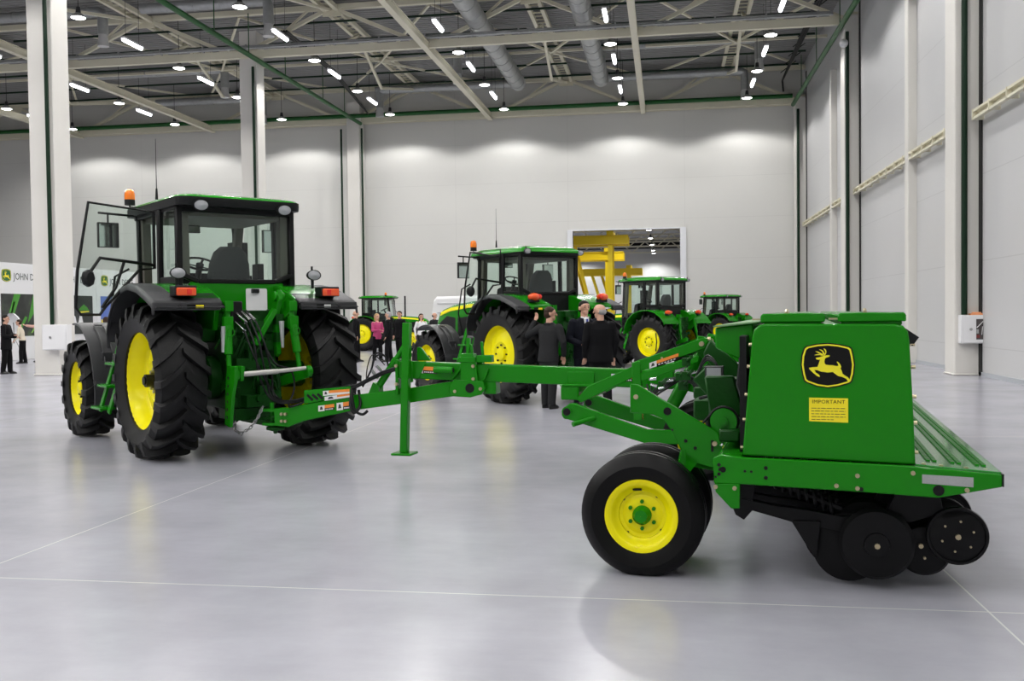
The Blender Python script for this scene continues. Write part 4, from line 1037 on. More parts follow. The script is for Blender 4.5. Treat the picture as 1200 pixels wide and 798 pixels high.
# drawbar beam to the tractor
dbp = [(-4.86,.60), (-4.86,.40), (-4.68,.39), (-4.50,.46), (-3.86,.595), (-3.19,.69), (-2.53,.79), (-2.30,.83), (-2.30,.96), (-2.53,.955), (-3.19,.85), (-3.86,.765), (-4.42,.665), (-4.68,.61)]
b = MB(); b.prism(dbp, 'y', CY-.08, CY+.08); db = b.build('hitch_beam', GREEN, SD, bevel=.008)
b = MB()
for z0 in (.40, .56): b.box(-5.02, -4.70, CY-.07, CY+.07, z0, z0+.03)
b.cyl((-4.93, CY, .36), (-4.93, CY, .66), .025, n=10); b.build('clevis', GREEN, db)
b = MB()
for x in (-4.75, -4.70):
    for z in (.46, .54): b.cyl((x, CY-.11, z), (x, CY-.08, z), .018, n=8)
build_each(b, 'frame_bolt', ZINC, db)
b = MB(); b.prism([(-4.46,.66), (-4.46,.815), (-3.88,.865), (-3.86,.85), (-3.86,.77)], 'y', CY-.095, CY-.08); ho = b.build('hose_guide', GREEN, db, bevel=.003)
b = MB()
for k in range(3):
    x = -4.42+.065*k; b.bar((x, CY-.097, .765+.006*k), (x+.07, CY-.097, .705+.008*k), .004, .03, up=(0,0,1))
build_each(b, 'punched_slot', BLKM, ho)
def decal(x0, z0, x1, z1, h, y, split=.35, top=0, par=None):
    b = MB()
    def q(t, k): return (x0+(x1-x0)*t, y, z0+(z1-z0)*t+h*k)
    for (t0, t1, k0, k1, m) in ((0, split, 0, 1, 0), (split, 1, .45, 1, 1), (split, 1, 0, .45, 2 if not top else 0)):
        b.add([q(t0,k0), q(t1,k0), q(t1,k1), q(t0,k1)], [(0,1,2,3)], m)
    n = 6
    for i in range(n):
        t0 = split+.06+(1-split-.12)*i/n; b.add([(lambda p: (p[0], p[1]-.0006, p[2]))(q(a_, k_)) for a_, k_ in ((t0,.12), (t0+.06,.12), (t0+.06,.3), (t0,.3))], [(0,1,2,3)], 0)
    b.add([(lambda p: (p[0], p[1]-.0006, p[2]))(q(a_, k_)) for a_, k_ in ((split*.25,.25), (split*.75,.25), (split*.6,.8), (split*.35,.8))], [(0,1,2,3)], 3)
    return b.build('safety_decal', [DECALW, DECALO, DECALK, GRYP], par or db, smooth=0, fix=False)
decal(-4.22,.755,-3.89,.782,.055,CY-.0965,.22,1); decal(-4.20,.70,-3.89,.745,.045,CY-.0965,.5,1)
decal(-4.29,.575,-4.09,.60,.065,CY-.0815,.4); decal(-4.06,.59,-3.87,.615,.085,CY-.0815,.42)
decal(-3.07,1.02,-2.84,1.01,.075,CY-.0915,.28)
decal(-.93,.95,-.70,.945,.075,CY-.0915,.3)
# jack stand
b = MB(); b.bar((-3.205, CY-.17, .16), (-3.15, CY-.17, 1.57), .085, .085, up=(1,0,0)); js = b.build('jack_stand', GREEN, SD, bevel=.008)
b = MB(); b.box(-3.32, -3.09, CY-.28, CY-.06, .135, .16); b.build('jack_foot', GREEN, js, bevel=.006)
b = MB(); b.box(-3.235, -3.12, CY-.12, CY-.085, .92, 1.14); b.build('jack_sleeve', GREEN, js, bevel=.01)
# front cylinder and top screw
b = MB(); b.cyl((-3.62, CY, .80), (-3.36, CY, 1.17), .040, n=16); b.cyl((-3.36, CY, 1.17), (-3.24, CY, 1.34), .030, n=12); b.prism([(-3.68,.78), (-3.55,.80), (-3.55,.87), (-3.62,.91)], 'y', CY-.06, CY+.06); b.build('hydraulic_cylinder', GREEN, SD)
b = MB(); b.cyl((-3.56, CY-.06, .95), (-3.62, CY-.09, 1.06), .018, n=8); b.cyl((-3.50, CY-.05, 1.02), (-3.56, CY-.09, 1.10), .018, n=8); build_each(b, 'cylinder_fitting', STEEL, SD)
# front transverse tube and lift linkage
b = MB(); b.box(-1.425, -1.235, 3.64, 4.25, .765, .905); b.build('cross_tube', GREEN, SD, bevel=.014, seg=2)
b = MB(); b.box(-1.43, -1.10, 3.63, 3.81, .905, .925); b.box(-1.385, -1.105, CY-.115, CY-.09, .92, 1.045); b.box(-1.10, -1.07, 3.5, 4.2, .80, .92); b.build('clamp_plate', GREEN, SD, bevel=.004)
for y in (3.38, 4.38):
    b = MB(); b.prism([(-1.355,.64), (-1.33,.71), (-1.27,.755), (-1.22,.755), (-.50,.51), (.3,.52), (.3,.38), (-.51,.375), (-1.29,.595), (-1.33,.60)], 'y', y, y+.07); la = b.build('lower_link', GREEN, SD, bevel=.008)
    b = MB(); b.cyl((-1.295, y-.012, .672), (-1.295, y+.08, .672), .052, n=20); b.cyl((-1.295, y-.016, .672), (-1.295, y-.011, .672), .038, n=20, m=1); b.build('pivot_bush', [GREEN, BLKM], la)
    b = MB(); b.prism([(-1.20,.80), (-1.09,.925), (-.63,1.13), (-.63,1.02), (-1.02,.83), (-1.16,.76)], 'y', y+.02, y+.08); b.prism([(-.645,1.165), (-.56,1.18), (-.545,.60), (-.63,.60)], 'y', y, y+.09)
    b.prism([(-.62,1.172), (.05,1.405), (.09,1.39), (.06,1.30), (-.56,1.08)], 'y', y+.01, y+.08); b.prism([(-.56,1.06), (.0,1.235), (.0,1.17), (-.55,.98)], 'y', y, y+.02)
    b.prism([(-.02,1.42), (.10,1.40), (.30,1.08), (.22,1.0), (.10,1.12), (-.05,1.28)], 'y', y+.12, y+.15)
    ul = b.build('upper_link', GREEN, SD, bevel=.006)
    b = MB(); b.cyl((.03, y-.03, 1.345), (.03, y+.02, 1.345), .024, n=10); b.cyl((.08, y+.05, 1.39), (.11, y+.05, 1.39), .02, n=8); b.cyl((-.35, y-.004, 1.21), (-.35, y+.01, 1.21), .01, n=8); build_each(b, 'frame_bolt', ZINC, ul)
b = MB(); b.cyl((-1.20, 3.22, .565), (-1.02, 3.38, .615), .026, n=12); b.build('lock_pin', GREEN, SD)
for y in (3.58,):
    b = MB(); b.cyl((-.34, y, .62), (-.09, y, 1.08), .066, n=18); b.cyl((-.09, y, 1.08), (-.02, y, 1.22), .048, n=14); b.cyl((-.02, y, 1.22), (.03, y, 1.33), .03, n=12); b.build('hydraulic_cylinder', GREEN, SD)
decal(-.47,1.105,-.19,1.20,.055,3.377,.25,0,SD)
# drive gear behind the plates: gearbox, sprocket, shafts, valve block
b = MB()
b.box(.30, .56, 1.2, 1.5, .86, 1.16); b.box(.18, .40, 1.3, 1.55, .84, 1.0); b.cyl((.42, .55, .955), (.42, 1.3, .955), .03, n=10); b.bar((.15, 2.0, 1.15), (.45, 2.0, .82), .1, .14); b.prism([(.22,1.42), (.52,1.14), (.55,.86), (.36,.86), (.28,1.1), (.16,1.3)], 'y', 2.2, 2.3)
b.box(.1, .22, 2.6, 2.8, 1.0, 1.16); b.bar((.05, 2.5, .95), (.5, 2.5, .95), .08, .1); b.box(.45, .58, .3, W-.3, .82, .9)
b.prism([(.30,1.2), (.50,1.2), (.58,.92), (.34,.92)], 'y', .9, 1.0)
b.build('gearbox', GREEND, SD, bevel=.012)
b = MB(); b.cyl((.475, .36, .945), (.475, .39, .945), .085, n=28); b.cyl((.475, .34, .945), (.475, .36, .945), .032, n=18); b.cyl((.475, .33, .945), (.475, .345, .945), .018, n=10)
sp_ = b.build('sprocket', GREEN, SD)
b = MB(); b.tube([(.475+.092*math.cos(t), .375, .945+.092*math.sin(t)) for t in [PI*1.2-2*PI*k/22*.8 for k in range(22)]] + [(.40, .375, .80)], .010, 6); b.tube([(.39, .375, .985), (.26, .375, .83)], .009, 6); b.tube([(.5, .375, .86), (.26, .375, .80)], .009, 6); b.build('drive_chain', BLKM, sp_)
b = MB(); b.box(.22, .36, 1.75, 1.85, 1.12, 1.22, 0); b.box(.235, .345, 1.745, 1.75, 1.13, 1.21, 1); b.build('counter_box', [GRYP, LENS], SD)
b = MB()
for k in range(10):
    x, y, z = random.uniform(-.2, .35), random.uniform(2.2, 3.3), random.uniform(.96, 1.2); q = random.uniform(.02, .045); b.box(x-q, x+q, y-q, y+q, z-q, z+q)
    b.cyl((x, y, z), (x+.06, y-.1, z+.05), .015, n=8)
build_each(b, 'valve_fitting', GREEND, SD)
b = MB()
for k in range(8):
    x, y, z = random.uniform(-.45, .35), random.uniform(2.6, 3.5), random.uniform(.88, 1.12); b.cyl((x, y, z), (x+random.uniform(.05,.1), y, z+random.uniform(-.02,.02)), .014, n=8)
b.cyl((.44, .33, .76), (.46, .33, .90), .008, n=8); b.cyl((.455, .33, .80), (.475, .33, .80), .016, n=8); b.cyl((.20, .45, .865), (.25, .40, .862), .012, n=6)
build_each(b, 'hose_fitting', CHROME, SD)
# front spout end piece and lower front bracket clutter
b = MB(); b.tube([(.62, .2, 1.36), (.60, .2, 1.2), (.66, .2, 1.0), (.64, .2, .85)], .035, 8)
for k in range(14): b.tube([(.63, .6+.5*k, 1.38), (.58, .6+.5*k, 1.2), (.62, .6+.5*k, .95), (.7, .6+.5*k, .7)], .025, 8)
b.build('seed_tube', BLK, SD)
# hoses
def hose(pts, rad=.012, n=10):
    P = [V(p) for p in pts]; out = []
    for i in range(len(P)-1):
        p0 = P[max(i-1,0)]; p1 = P[i]; p2 = P[i+1]; p3 = P[min(i+2, len(P)-1)]
        for k in range(6):
            t = k/6; out.append(.5*((2*p1) + (p2-p0)*t + (2*p0-5*p1+4*p2-p3)*t*t + (3*p1-p0-3*p2+p3)*t**3))
    out.append(P[-1]); b = MB(); b.tube(out, rad, 8); return b.build('hose', BLK if rad > .008 else BLKM, SD)
def T1L(x, y, z):
    a = math.radians(T1A); w = V((T1P[0]+x*math.cos(a)-y*math.sin(a), T1P[1]+x*math.sin(a)+y*math.cos(a), z))
    d = w - V((-.163, 6.008, 0)); c, s = math.cos(math.radians(7.9)), math.sin(math.radians(7.9)); return V((d.x*c-d.y*s, d.x*s+d.y*c, z))
for k, (y, z) in enumerate(((.19, 1.59), (.13, 1.61), (.07, 1.61), (.21, 1.49))):
    hose([T1L(-.72, y, z), T1L(-.88, y-.03, z-.25), T1L(-.92, y-.06-.02*k, 1.0), T1L(-.95, .02-.03*k, .72), (-4.72+.02*k, CY-.06, .66+.01*k), (-4.3, CY+.0, .74+.012*k), (-3.9, CY, .85+.01*k)])
hose([T1L(-.5, -.1, 1.4), T1L(-.75, -.15, 1.1), T1L(-.9, -.28, 1.02), T1L(-.95, -.30, .8), (-4.65, CY-.1, .63), (-4.45, CY-.05, .69)])
for k in range(3): hose([(-3.9, CY, .86), (-3.84, CY-.14, .80), (-3.80, CY-.16, .62), (-3.72, CY-.14, .56), (-3.66, CY-.12, .60)] if k == 0 else [(-3.95, CY, .80+.03*k), (-3.80, CY-.12, .84+.02*k), (-3.5, CY-.1, .98+.02*k), (-3.3, CY-.1, 1.04+.02*k)], .016)
hose([(-3.86, CY-.1, .80), (-3.85, CY-.16, .66), (-3.80, CY-.17, .58), (-3.76, CY-.1, .66), (-3.80, CY-.05, .82)], .018)
for k in range(2): hose([(-3.75, CY-.05, .86), (-3.62, CY-.1, 1.05), (-3.56, CY-.1, 1.20+.03*k), (-3.46, CY-.08, 1.20), (-3.45, CY, 1.05)], .010)
hose([(-3.72, CY-.03, .90), (-3.66, CY-.1, 1.10), (-3.60, CY-.08, 1.22), (-3.5, CY, 1.1)], .006)
for k in range(3): hose([(.56, .9+.1*k, 1.34), (.57, .9, 1.2), (.52, 1.0, 1.08), (.38, 1.1, 1.06), (.24, 1.18, 1.02)], .012)
for k in range(5): hose([(-.5+.05*k, 3.4, .95), (-.44, 3.3, .85), (-.36, 3.3, .88), (-.30+.03*k, 3.4, 1.0), (-.1, 3.0, 1.02+.02*k), (.2, 2.6, .95)], .009)
for k in range(3): hose([(-.1, 3.3, 1.05), (-.02+.03*k, 3.2, .95), (.05+.03*k, 3.1, .8), (.12+.04*k, 3.0, .6)], .013)
for k in range(3): hose([(.1, 2.2, 1.1), (.2, 2.1, 1.25+.02*k), (.3, 2.0, 1.2), (.28, 2.1, 1.0)], .008)
# safety chain
b = MB(); P = [V((-4.98, CY-.12, .62)), V((-5.02, CY-.16, .50)), V((-5.10, CY-.2, .38)), V((-5.25, CY-.16, .31)), V((-5.40, CY-.05, .34)), V((-5.45, CY+.05, .45))]
pts = [P[i].lerp(P[i+1], k/4) for i in range(len(P)-1) for k in range(4)]
for i, p in enumerate(pts[:-1]):
    d = (pts[i+1]-p).normalized(); a = d.cross(V((0,1,0))).normalized() if i % 2 else V((0,1,0)); c = (p+pts[i+1])/2
    b.tube([c + d*.032*math.cos(t) + a*.016*math.sin(t) for t in [2*PI*k/8 for k in range(8)]], .006, 5, closed=True)
b.build('safety_chain', STEEL, SD)
# openers: arm, spring, cutting disc, gauge wheel, closing wheels
def disc(b, c, R, th, dish=0, m=0): b.lathe([(.001, -th/2-dish), (R*.3, -th/2-dish), (R*.9, -th/2), (R, 0), (R*.9, th/2), (.001, th/2)], c, (0,1,0), 40, m)
op0 = None; BLKO = mat('opener_black', (.0035, .0035, .004), .42, spec=.2, noise=.15, nscale=10)
for k in range(26):
    if op0 is None:
        b = MB(); b.prism([(-.02,.0), (.0,.06), (.22,.02), (.42,.0), (.62,-.03), (.80,.0), (.95,.0), (.98,-.10), (.80,-.10), (.62,-.12), (.34,-.08), (.10,-.02), (.05,-.08), (.0,-.05)], 'y', -.03, .03)
        b.prism([(.34,-.07), (.50,-.06), (.49,-.14), (.478,-.27), (.458,-.265), (.40,-.17)], 'y', -.06, -.03); b.prism([(.10,0), (.13,.24), (.05,.24), (.0,.02)], 'y', -.02, .02); b.prism([(.85,-.02), (.95,.18), (1.15,.16), (1.18,.02), (1.0,-.05)], 'y', -.02, .02)
        op0 = b.build('opener', BLKO, SD, bevel=.004)
        b = MB(); b.tube([(.16+.0052*i+.0*i, .045*math.cos(i*.7), .20-.0022*i+.045*math.sin(i*.7)) for i in range(84)], .011, 6); b.bar((.12, 0, .2), (.62, 0, .01), .02, .02); b.build('spring', BLKO, op0)
        b = MB(); disc(b, (.655, .01, -.218), .206, .012); b.build('cutting_disc', BLKO, op0)
        b = MB(); disc(b, (.81, -.07, -.172), .212, .05, .012); b.lathe([(.075,.02), (.07,.05), (.03,.055), (.001,.055)], (.81, -.075, -.172), (0,-1,0), 24); g_ = b.build('gauge_wheel', BLKO, op0)
        b = MB(); b.cyl((.81, -.15, -.172), (.81, -.12, -.172), .016, n=8); build_each(b, 'axle_bolt', ZINC, g_)
        b = MB(); disc(b, (1.08, .05, -.22), .152, .04, .005); c_ = b.build('firming_wheel', BLKO, op0)
        b = MB(); b.cyl((1.06, .0, -.19), (1.06, .03, -.19), .014, n=8); b.cyl((1.08, .0, -.26), (1.08, .03, -.26), .008, n=8); build_each(b, 'axle_bolt', ZINC, c_)
        b = MB(); disc(b, (1.25, -.03, -.11), .165, .03, .01); b.lathe([(.165,-.02), (.170,0), (.165,.02), (.15,.02), (.15,-.02)], (1.25, -.03, -.11), (0,1,0), 40, closed=True)
        p_ = b.build('press_wheel', BLKO, op0)
        b = MB(); b.cyl((1.25, -.075, -.11), (1.25, -.05, -.11), .016, n=8)
        for j in range(6):
            a_ = 2*PI*j/6+.35; b.cyl((1.25+.088*math.cos(a_), -.058, -.11+.088*math.sin(a_)), (1.25+.088*math.cos(a_), -.04, -.11+.088*math.sin(a_)), .007, n=6)
        build_each(b, 'axle_bolt', ZINC, p_); o = op0
    else: o = copy_tree(op0, SD, ('axle_bolt',) if k > 3 else ())
    o.location = (.565, .14+.30*k, .45 if k % 2 == 0 else .45)
    if k % 2: o.location.x -= .05
# ------------------------------------------------------------------ people
def voxel(mb, name, mats, parent, size, smooth=3, paint=None):
    o = mb.build('tmp', mats, None, smooth=0)
    md = o.modifiers.new('r', 'REMESH'); md.mode = 'VOXEL'; md.voxel_size = size; md.use_smooth_shade = True
    if smooth:
        m2 = o.modifiers.new('s', 'SMOOTH'); m2.factor = .5; m2.iterations = smooth
    bpy.context.view_layer.update()
    me = bpy.data.meshes.new_from_object(o.evaluated_get(bpy.context.evaluated_depsgraph_get()))
    bpy.data.objects.remove(o)
    me.name = name; me.materials.clear()
    for m_ in (mats if isinstance(mats, (list, tuple)) else [mats]): me.materials.append(m_)
    for p in me.polygons:
        p.use_smooth = True
        p.material_index = paint(p.center) if paint else 0
    n = bpy.data.objects.new(name, me); C.objects.link(n)
    if parent: n.parent = parent
    return n
def person(label, loc, deg, h=1.76, top=SUITK, bottom=SUITK, hair=HAIRD, hair_kind='short', head=0, arms=None, lean=0.0, shirt=None, tie=None, fine=False, jacket_len=.80, lady=False, stride=.06, group=None, wide=1.0):
    a = dict(L=((-.03,.26,1.15), (.05,.25,.90)), R=((-.03,-.26,1.15), (.05,-.25,.90)))
    if arms: a.update(arms)
    def ln(p):   # forward lean above the hips
        p = V(p); return V((p.x + lean*max(0, p.z-.95), p.y, p.z))
    hc = ln((.0, 0, 1.63)); th = math.radians(head)
    def hd(p):
        p = V(p); x, y = p.x, p.y; return V((hc.x + x*math.cos(th)-y*math.sin(th), hc.y + x*math.sin(th)+y*math.cos(th), 1.63+p.z))
    vs = .0075 if fine else .011
    sw = .175 if lady else .195
    b = MB()
    b.capsule(hd((-.012,0,.025)), hd((.012,0,.03)), .088, .086, 16); b.capsule(hd((.0,0,-.03)), hd((.035,0,-.055)), .068, .05, 14); b.capsule(hd((.055,0,-.085)), hd((.06,0,-.08)), .03, .03, 10)
    b.capsule(hd((.092,0,.02)), hd((.112,0,-.018)), .010, .016, 10)
    b.capsule(hd((.085,.03,.035)), hd((.085,-.03,.035)), .016, .016, 8); b.capsule(hd((.078,.018,-.055)), hd((.078,-.018,-.055)), .013, .013, 8)
    for s in (-1, 1):
        for q in (-.018, .0, .018): b.capsule(hd((-.005,s*.082,q)), hd((-.018,s*.092,q+.004)), .012, .010, 8)
    b.capsule(ln((-.015,0,1.38)), hd((-.01,0,-.05)), .062 if not lady else .05, .058 if not lady else .047, 12)
    b.capsule((0,0,.95), ln((0,0,1.40)), .09, .09)
    for s, k in ((1,'L'), (-1,'R')):
        sh = ln((0, s*sw, 1.41)); el = ln(a[k][0]); wr = ln(a[k][1])
        b.capsule(ln((0,0,1.38)), sh, .05, .05); b.capsule(sh, el, .042, .036); b.capsule(el, wr, .036, .029)
        b.capsule((0, s*.09, .92), (.01+s*stride*.5, s*.10, .50), .07, .05); b.capsule((.01+s*stride*.5, s*.10, .50), (-.01+s*stride, s*.105, .08), .05, .035); b.capsule((-.01+s*stride, s*.105, .05), (.12+s*stride, s*.115, .035), .035, .03)
        d = (wr-el).normalized(); side = V((0, s, 0)); nrm = d.cross(side)
        if nrm.length < .2: side = V((1,0,0)); nrm = d.cross(side)
        nrm.normalize(); lat = nrm.cross(d).normalized()
        # palm, four curled fingers of unequal length, thumb from the side of the palm
        for q in (-1, -.33, .33, 1): b.capsule(wr + d*.01, wr + d*.085 + lat*.028*q, .017, .0125, 8)
        for q, fl in ((-1, .062), (-.33, .072), (.33, .078), (1, .070)):
            k0 = wr + d*.09 + lat*.030*q; k1 = k0 + d*fl*.55 + nrm*.012; k2 = k1 + d*fl*.38 + nrm*.030
            b.capsule(k0, k1, .0098, .009, 7); b.capsule(k1, k2, .009, .0078, 7)
        t0 = wr + d*.03 + lat*(-.03); t1 = t0 + d*.035 + lat*(-.022) + nrm*.012; b.capsule(t0, t1, .0125, .011, 7); b.capsule(t1, t1 + d*.032 + nrm*.012, .0105, .009, 7)
    body = voxel(b, 'person', SKIN, None, vs, 2)
    body.location = loc; body.rotation_euler = (0, 0, math.radians(deg)); body.scale = (h/1.75,)*3
    tag(body, label, 'person', group)
    # eyes
    b = MB()
    for s in (-1, 1): b.ball(hd((.083, s*.033, .018)), .012, 8); b.capsule(hd((.096, s*.018, .044)), hd((.09, s*.05, .042)), .006, .005, 6)
    b.build('eyes', HAIRD, body)
    # hair
    b = MB()
    def hb_(c, rad, n=16):
        k0 = len(b.v); b.ball((0,0,0), rad, n); b.v = b.v[:k0] + [tuple(hd((p[0]+c[0], p[1]+c[1], p[2]+c[2]))) for p in b.v[k0:]]
    if hair_kind == 'bald': hb_((-.034, 0, -.004), (.076,.094,.062))
    else:
        hb_((-.014, 0, .050), (.100,.093,.088)); hb_((-.036, 0, .0), (.078,.090,.088))
    if hair_kind == 'long':
        for s in (-1, 1): b.capsule(hd((-.03, s*.075, .02)), hd((-.03, s*.07, -.12)), .035, .03, 8)
        b.capsule(hd((-.05, 0, .0)), hd((-.06, 0, -.12)), .06, .045, 10)
    b.build('hair', hair, body, smooth=60)
    # upper garment
    def ringz(z, rx, ry, cx=0, n=20): 
        c = ln((cx, 0, z)); return [(c.x + rx*math.cos(2*PI*k/n), c.y + ry*math.sin(2*PI*k/n), z) for k in range(n)]
    b = MB()
    if lady: R = [(jacket_len,.13,.175), (.95,.13,.178), (1.08,.105,.142), (1.22,.13,.16), (1.33,.125,.165), (1.41,.09,.15), (1.46,.06,.075)]
    else: R = [(jacket_len,.150,.205), (.95,.14,.195), (1.08,.132,.18), (1.22,.138,.20), (1.34,.130,.21), (1.42,.095,.19), (1.475,.066,.085)]
    b.loft([ringz(z, rx*wide, ry*wide) for z, rx, ry in R])
    for s, k in ((1,'L'), (-1,'R')):
        sh = ln((0, s*sw, 1.395)); el = ln(a[k][0]); wr = ln(a[k][1])
        b.capsule(sh, el, .076 if not lady else .06, .060 if not lady else .048, 14); b.capsule(el, el.lerp(wr, .96), .060 if not lady else .048, .047 if not lady else .04, 14)
    if not lady:
        b.capsule(ln((-.07,.05,1.46)), ln((.0,.075,1.48)), .02, .02, 8); b.capsule(ln((-.07,-.05,1.46)), ln((.0,-.075,1.48)), .02, .02, 8); b.capsule(ln((-.08,.05,1.465)), ln((-.08,-.05,1.465)), .02, .02, 8)
    voxel(b, 'jacket' if not lady else 'top', top, body, .014, 2)
    if shirt:
        b = MB(); b.add([tuple(ln(p)) for p in ((.118,.045,1.46), (.146,.0,1.18), (.118,-.045,1.46), (.07,0,1.50), (.10,.045,1.46), (.12,.0,1.18), (.10,-.045,1.46))], [(0,1,2,3), (0,4,5,1), (1,5,6,2)]); b.capsule(ln((.03,.06,1.485)), ln((.09,.02,1.47)), .014, .012, 8); b.capsule(ln((.03,-.06,1.485)), ln((.09,-.02,1.47)), .014, .012, 8)
        so = b.build('shirt', shirt, body, smooth=0)
        if tie:
            b = MB(); b.prism([(-.014,1.46), (.014,1.46), (.03,1.24), (0,1.20), (-.03,1.24)], 'x', .150+lean*.4, .158+lean*.4); b.build('tie', tie, so)
    # trousers
    b = MB()
    b.loft([ringz(z, rx, ry) for z, rx, ry in ((.74,.10,.165), (.86,.125,.178), (.98,.12,.165))])
    for s in (-1, 1):
        b.capsule((0, s*.088, .86), (.015+s*stride*.5, s*.10, .50), .102, .082, 14); b.capsule((.015+s*stride*.5, s*.10, .50), (-.01+s*stride, s*.105, .10), .084, .072, 14); b.cyl((-.01+s*stride, s*.105, .14), (-.005+s*stride, s*.106, .055), .072, .074, 14)
    voxel(b, 'trousers', bottom, body, .014, 2)
    for s in (-1, 1):
        b = MB(); x = s*stride
        b.loft([[(x+px+rx*math.cos(2*PI*k/14), s*.11+s*max(0,px)*.1+ry*math.sin(2*PI*k/14), z) for k in range(14)] for z, px, rx, ry in ((.0,.045,.135,.044), (.03,.045,.137,.047), (.055,.03,.12,.044), (.085,-.01,.07,.042), (.12,-.025,.045,.04))])
        b.build('shoe', SHOE, body, smooth=60)
    return body
person('man in charcoal suit seen from behind, one hand on the tractor fender', (-2.03, 16.66, 0), 62, 1.76, SUITG, SUITG, HAIRB, head=-50, lean=.10, fine=True, arms=dict(L=((.02,.47,1.26), (.15,.44,1.50)), R=((.0,-.30,1.15), (.12,-.24,.92))))
person('man in dark suit with white shirt and blue tie facing the camera', (-1.42, 16.95, 0), 292, 1.86, NAVY, NAVY, HAIRD, head=10, fine=True, shirt=WHITEP, tie=TIE, arms=dict(L=((-.03,.27,1.14), (.05,.25,.90)), R=((.02,-.28,1.13), (.26,-.14,1.05))))
person('balding grey haired man in black suit seen from behind', (-1.10, 16.23, 0), 112, 1.80, SUITK, SUITK, HAIRG, 'bald', head=48, fine=True, wide=1.1)
person('man in black suit with bare head, half hidden by the big rear wheel', (-11.0, 33.3, 0), 12, 1.84, SUITK, SUITK, mat('hair_sandy', (.40, .24, .15), .6), 'bald', head=15)
person('blonde woman in a pink jacket', (-10.55, 34.4, 0), 315, 1.72, PINK, SUITK, HAIRY, 'long', lady=True, arms=dict(R=((.05,-.22,1.12), (.26,-.05,1.14)), L=((.0,.24,1.12), (.22,.10,1.05))))
person('grey haired man in black suit facing the woman in pink', (-9.80, 33.3, 0), 188, 1.78, SUITK, SUITK, HAIRG, 'short', head=0)
person('brown haired person in dark clothes behind the grey haired man', (-9.78, 34.7, 0), 245, 1.80, SUITK, SUITK, HAIRB, 'short', head=20)
person('dark haired woman in a white blouse behind the black front fender', (-9.28, 35.98, 0), 300, 1.70, WHITEP, SUITK, HAIRB, 'long', lady=True, jacket_len=.9)
person('bald man only his head showing above the black front fender', (-9.15, 37.6, 0), 335, 1.74, SUITG, SUITG, HAIRD, 'bald', head=20)
person('man in black suit at the left edge, arms folded', (-20.0, 26.75, 0), 15, 1.80, SUITK, SUITK, HAIRD, 'short', head=0, jacket_len=.72, arms=dict(L=((.05,.28,1.14), (.27,-.02,1.14)), R=((.05,-.28,1.13), (.26,.04,1.10))))
person('woman in a cream top and black trousers beside the tripod', (-24.04, 33.07, 0), 205, 1.66, CREAMC, SUITK, HAIRB, 'short', lady=True, lean=.18, jacket_len=.92, arms=dict(L=((.10,.22,1.12), (.24,.16,.95)), R=((.08,-.22,1.12), (.26,-.10,.98))))
person('person in a salmon top reaching out an arm, partly hidden by the first left column', (-24.2, 34.35, 0), 192, 1.76, SALMON, SUITK, HAIRD, 'short', arms=dict(L=((.18,.26,1.38), (.44,.18,1.42)), R=((.10,-.26,1.34), (.38,-.2,1.38))))
person('brown haired person in tan clothes behind the left tractor front fender', (-16.75, 26.9, 0), 110, 1.70, TANC, SUITK, HAIRB, 'short')

# photo umbrella on a tripod
tr = empty('photo_umbrella', (-24.75, 33.55, 0)); tag(tr, 'white photo umbrella on a thin dark tripod by the display wall', 'umbrella')
b = MB(); b.lathe([(.42, -.0), (.38,.08), (.28,.15), (.14,.19), (.001,.2), (.001,.19), (.14,.18), (.28,.14), (.38,.07), (.42,-.0)], (.05, -.10, 1.52), (.3,.9,.2), 10); b.build('canopy', WHITEP, tr)
b = MB(); b.cyl((.05,-.10,1.52), (.0,0,1.50), .012); b.cyl((0,0,.75), (0,0,1.55), .014, n=8); b.build('pole', BLKM, tr)
for k in range(3):
    a_ = 2*PI*k/3+.6; b = MB(); b.cyl((0,0,1.0), (.42*math.cos(a_), .42*math.sin(a_), .01), .013, n=8); b.build('leg', GALV, tr)

# ------------------------------------------------------------------ display wall
def poster_mat(name, kind):
    m = mat(name, (.02, .02, .02), .4); nt = m.node_tree; bs = nt.nodes['Principled BSDF']
    tc = nt.nodes.new('ShaderNodeTexCoord'); n = nt.nodes.new('ShaderNodeTexNoise'); n.inputs['Scale'].default_value = kind[0]; n.inputs['Detail'].default_value = 4
    cr = nt.nodes.new('ShaderNodeValToRGB'); nt.links.new(tc.outputs['Object'], n.inputs['Vector']); nt.links.new(n.outputs['Fac'], cr.inputs[0]); nt.links.new(cr.outputs[0], bs.inputs['Base Color'])
    els = cr.color_ramp.elements
    for i, (p, c) in enumerate(kind[1]):
        e = els[i] if i < 2 else els.new(p); e.position = p; e.color = (*c, 1)
    return m
PM1 = poster_mat('poster_dark_green', (1.6, [(.35, (.012,.014,.012)), (.55, (.03,.035,.03)), (.7, (.06,.10,.04))]))
PM2 = poster_mat('poster_black', (1.2, [(.3, (.012,.014,.014)), (.8, (.03,.036,.034))]))
PM3 = poster_mat('poster_sky', (.8, [(.3, (.07,.13,.42)), (.7, (.22,.30,.62))]))
PG1 = mat('poster_leaf_green', (.05, .26, .02), .4); PG2 = mat('poster_light_green', (.22, .45, .08), .4)
EMG = mat('emblem_green', (.01, .12, .03), .4); EMY = mat('emblem_gold', (.85, .72, .03), .4)
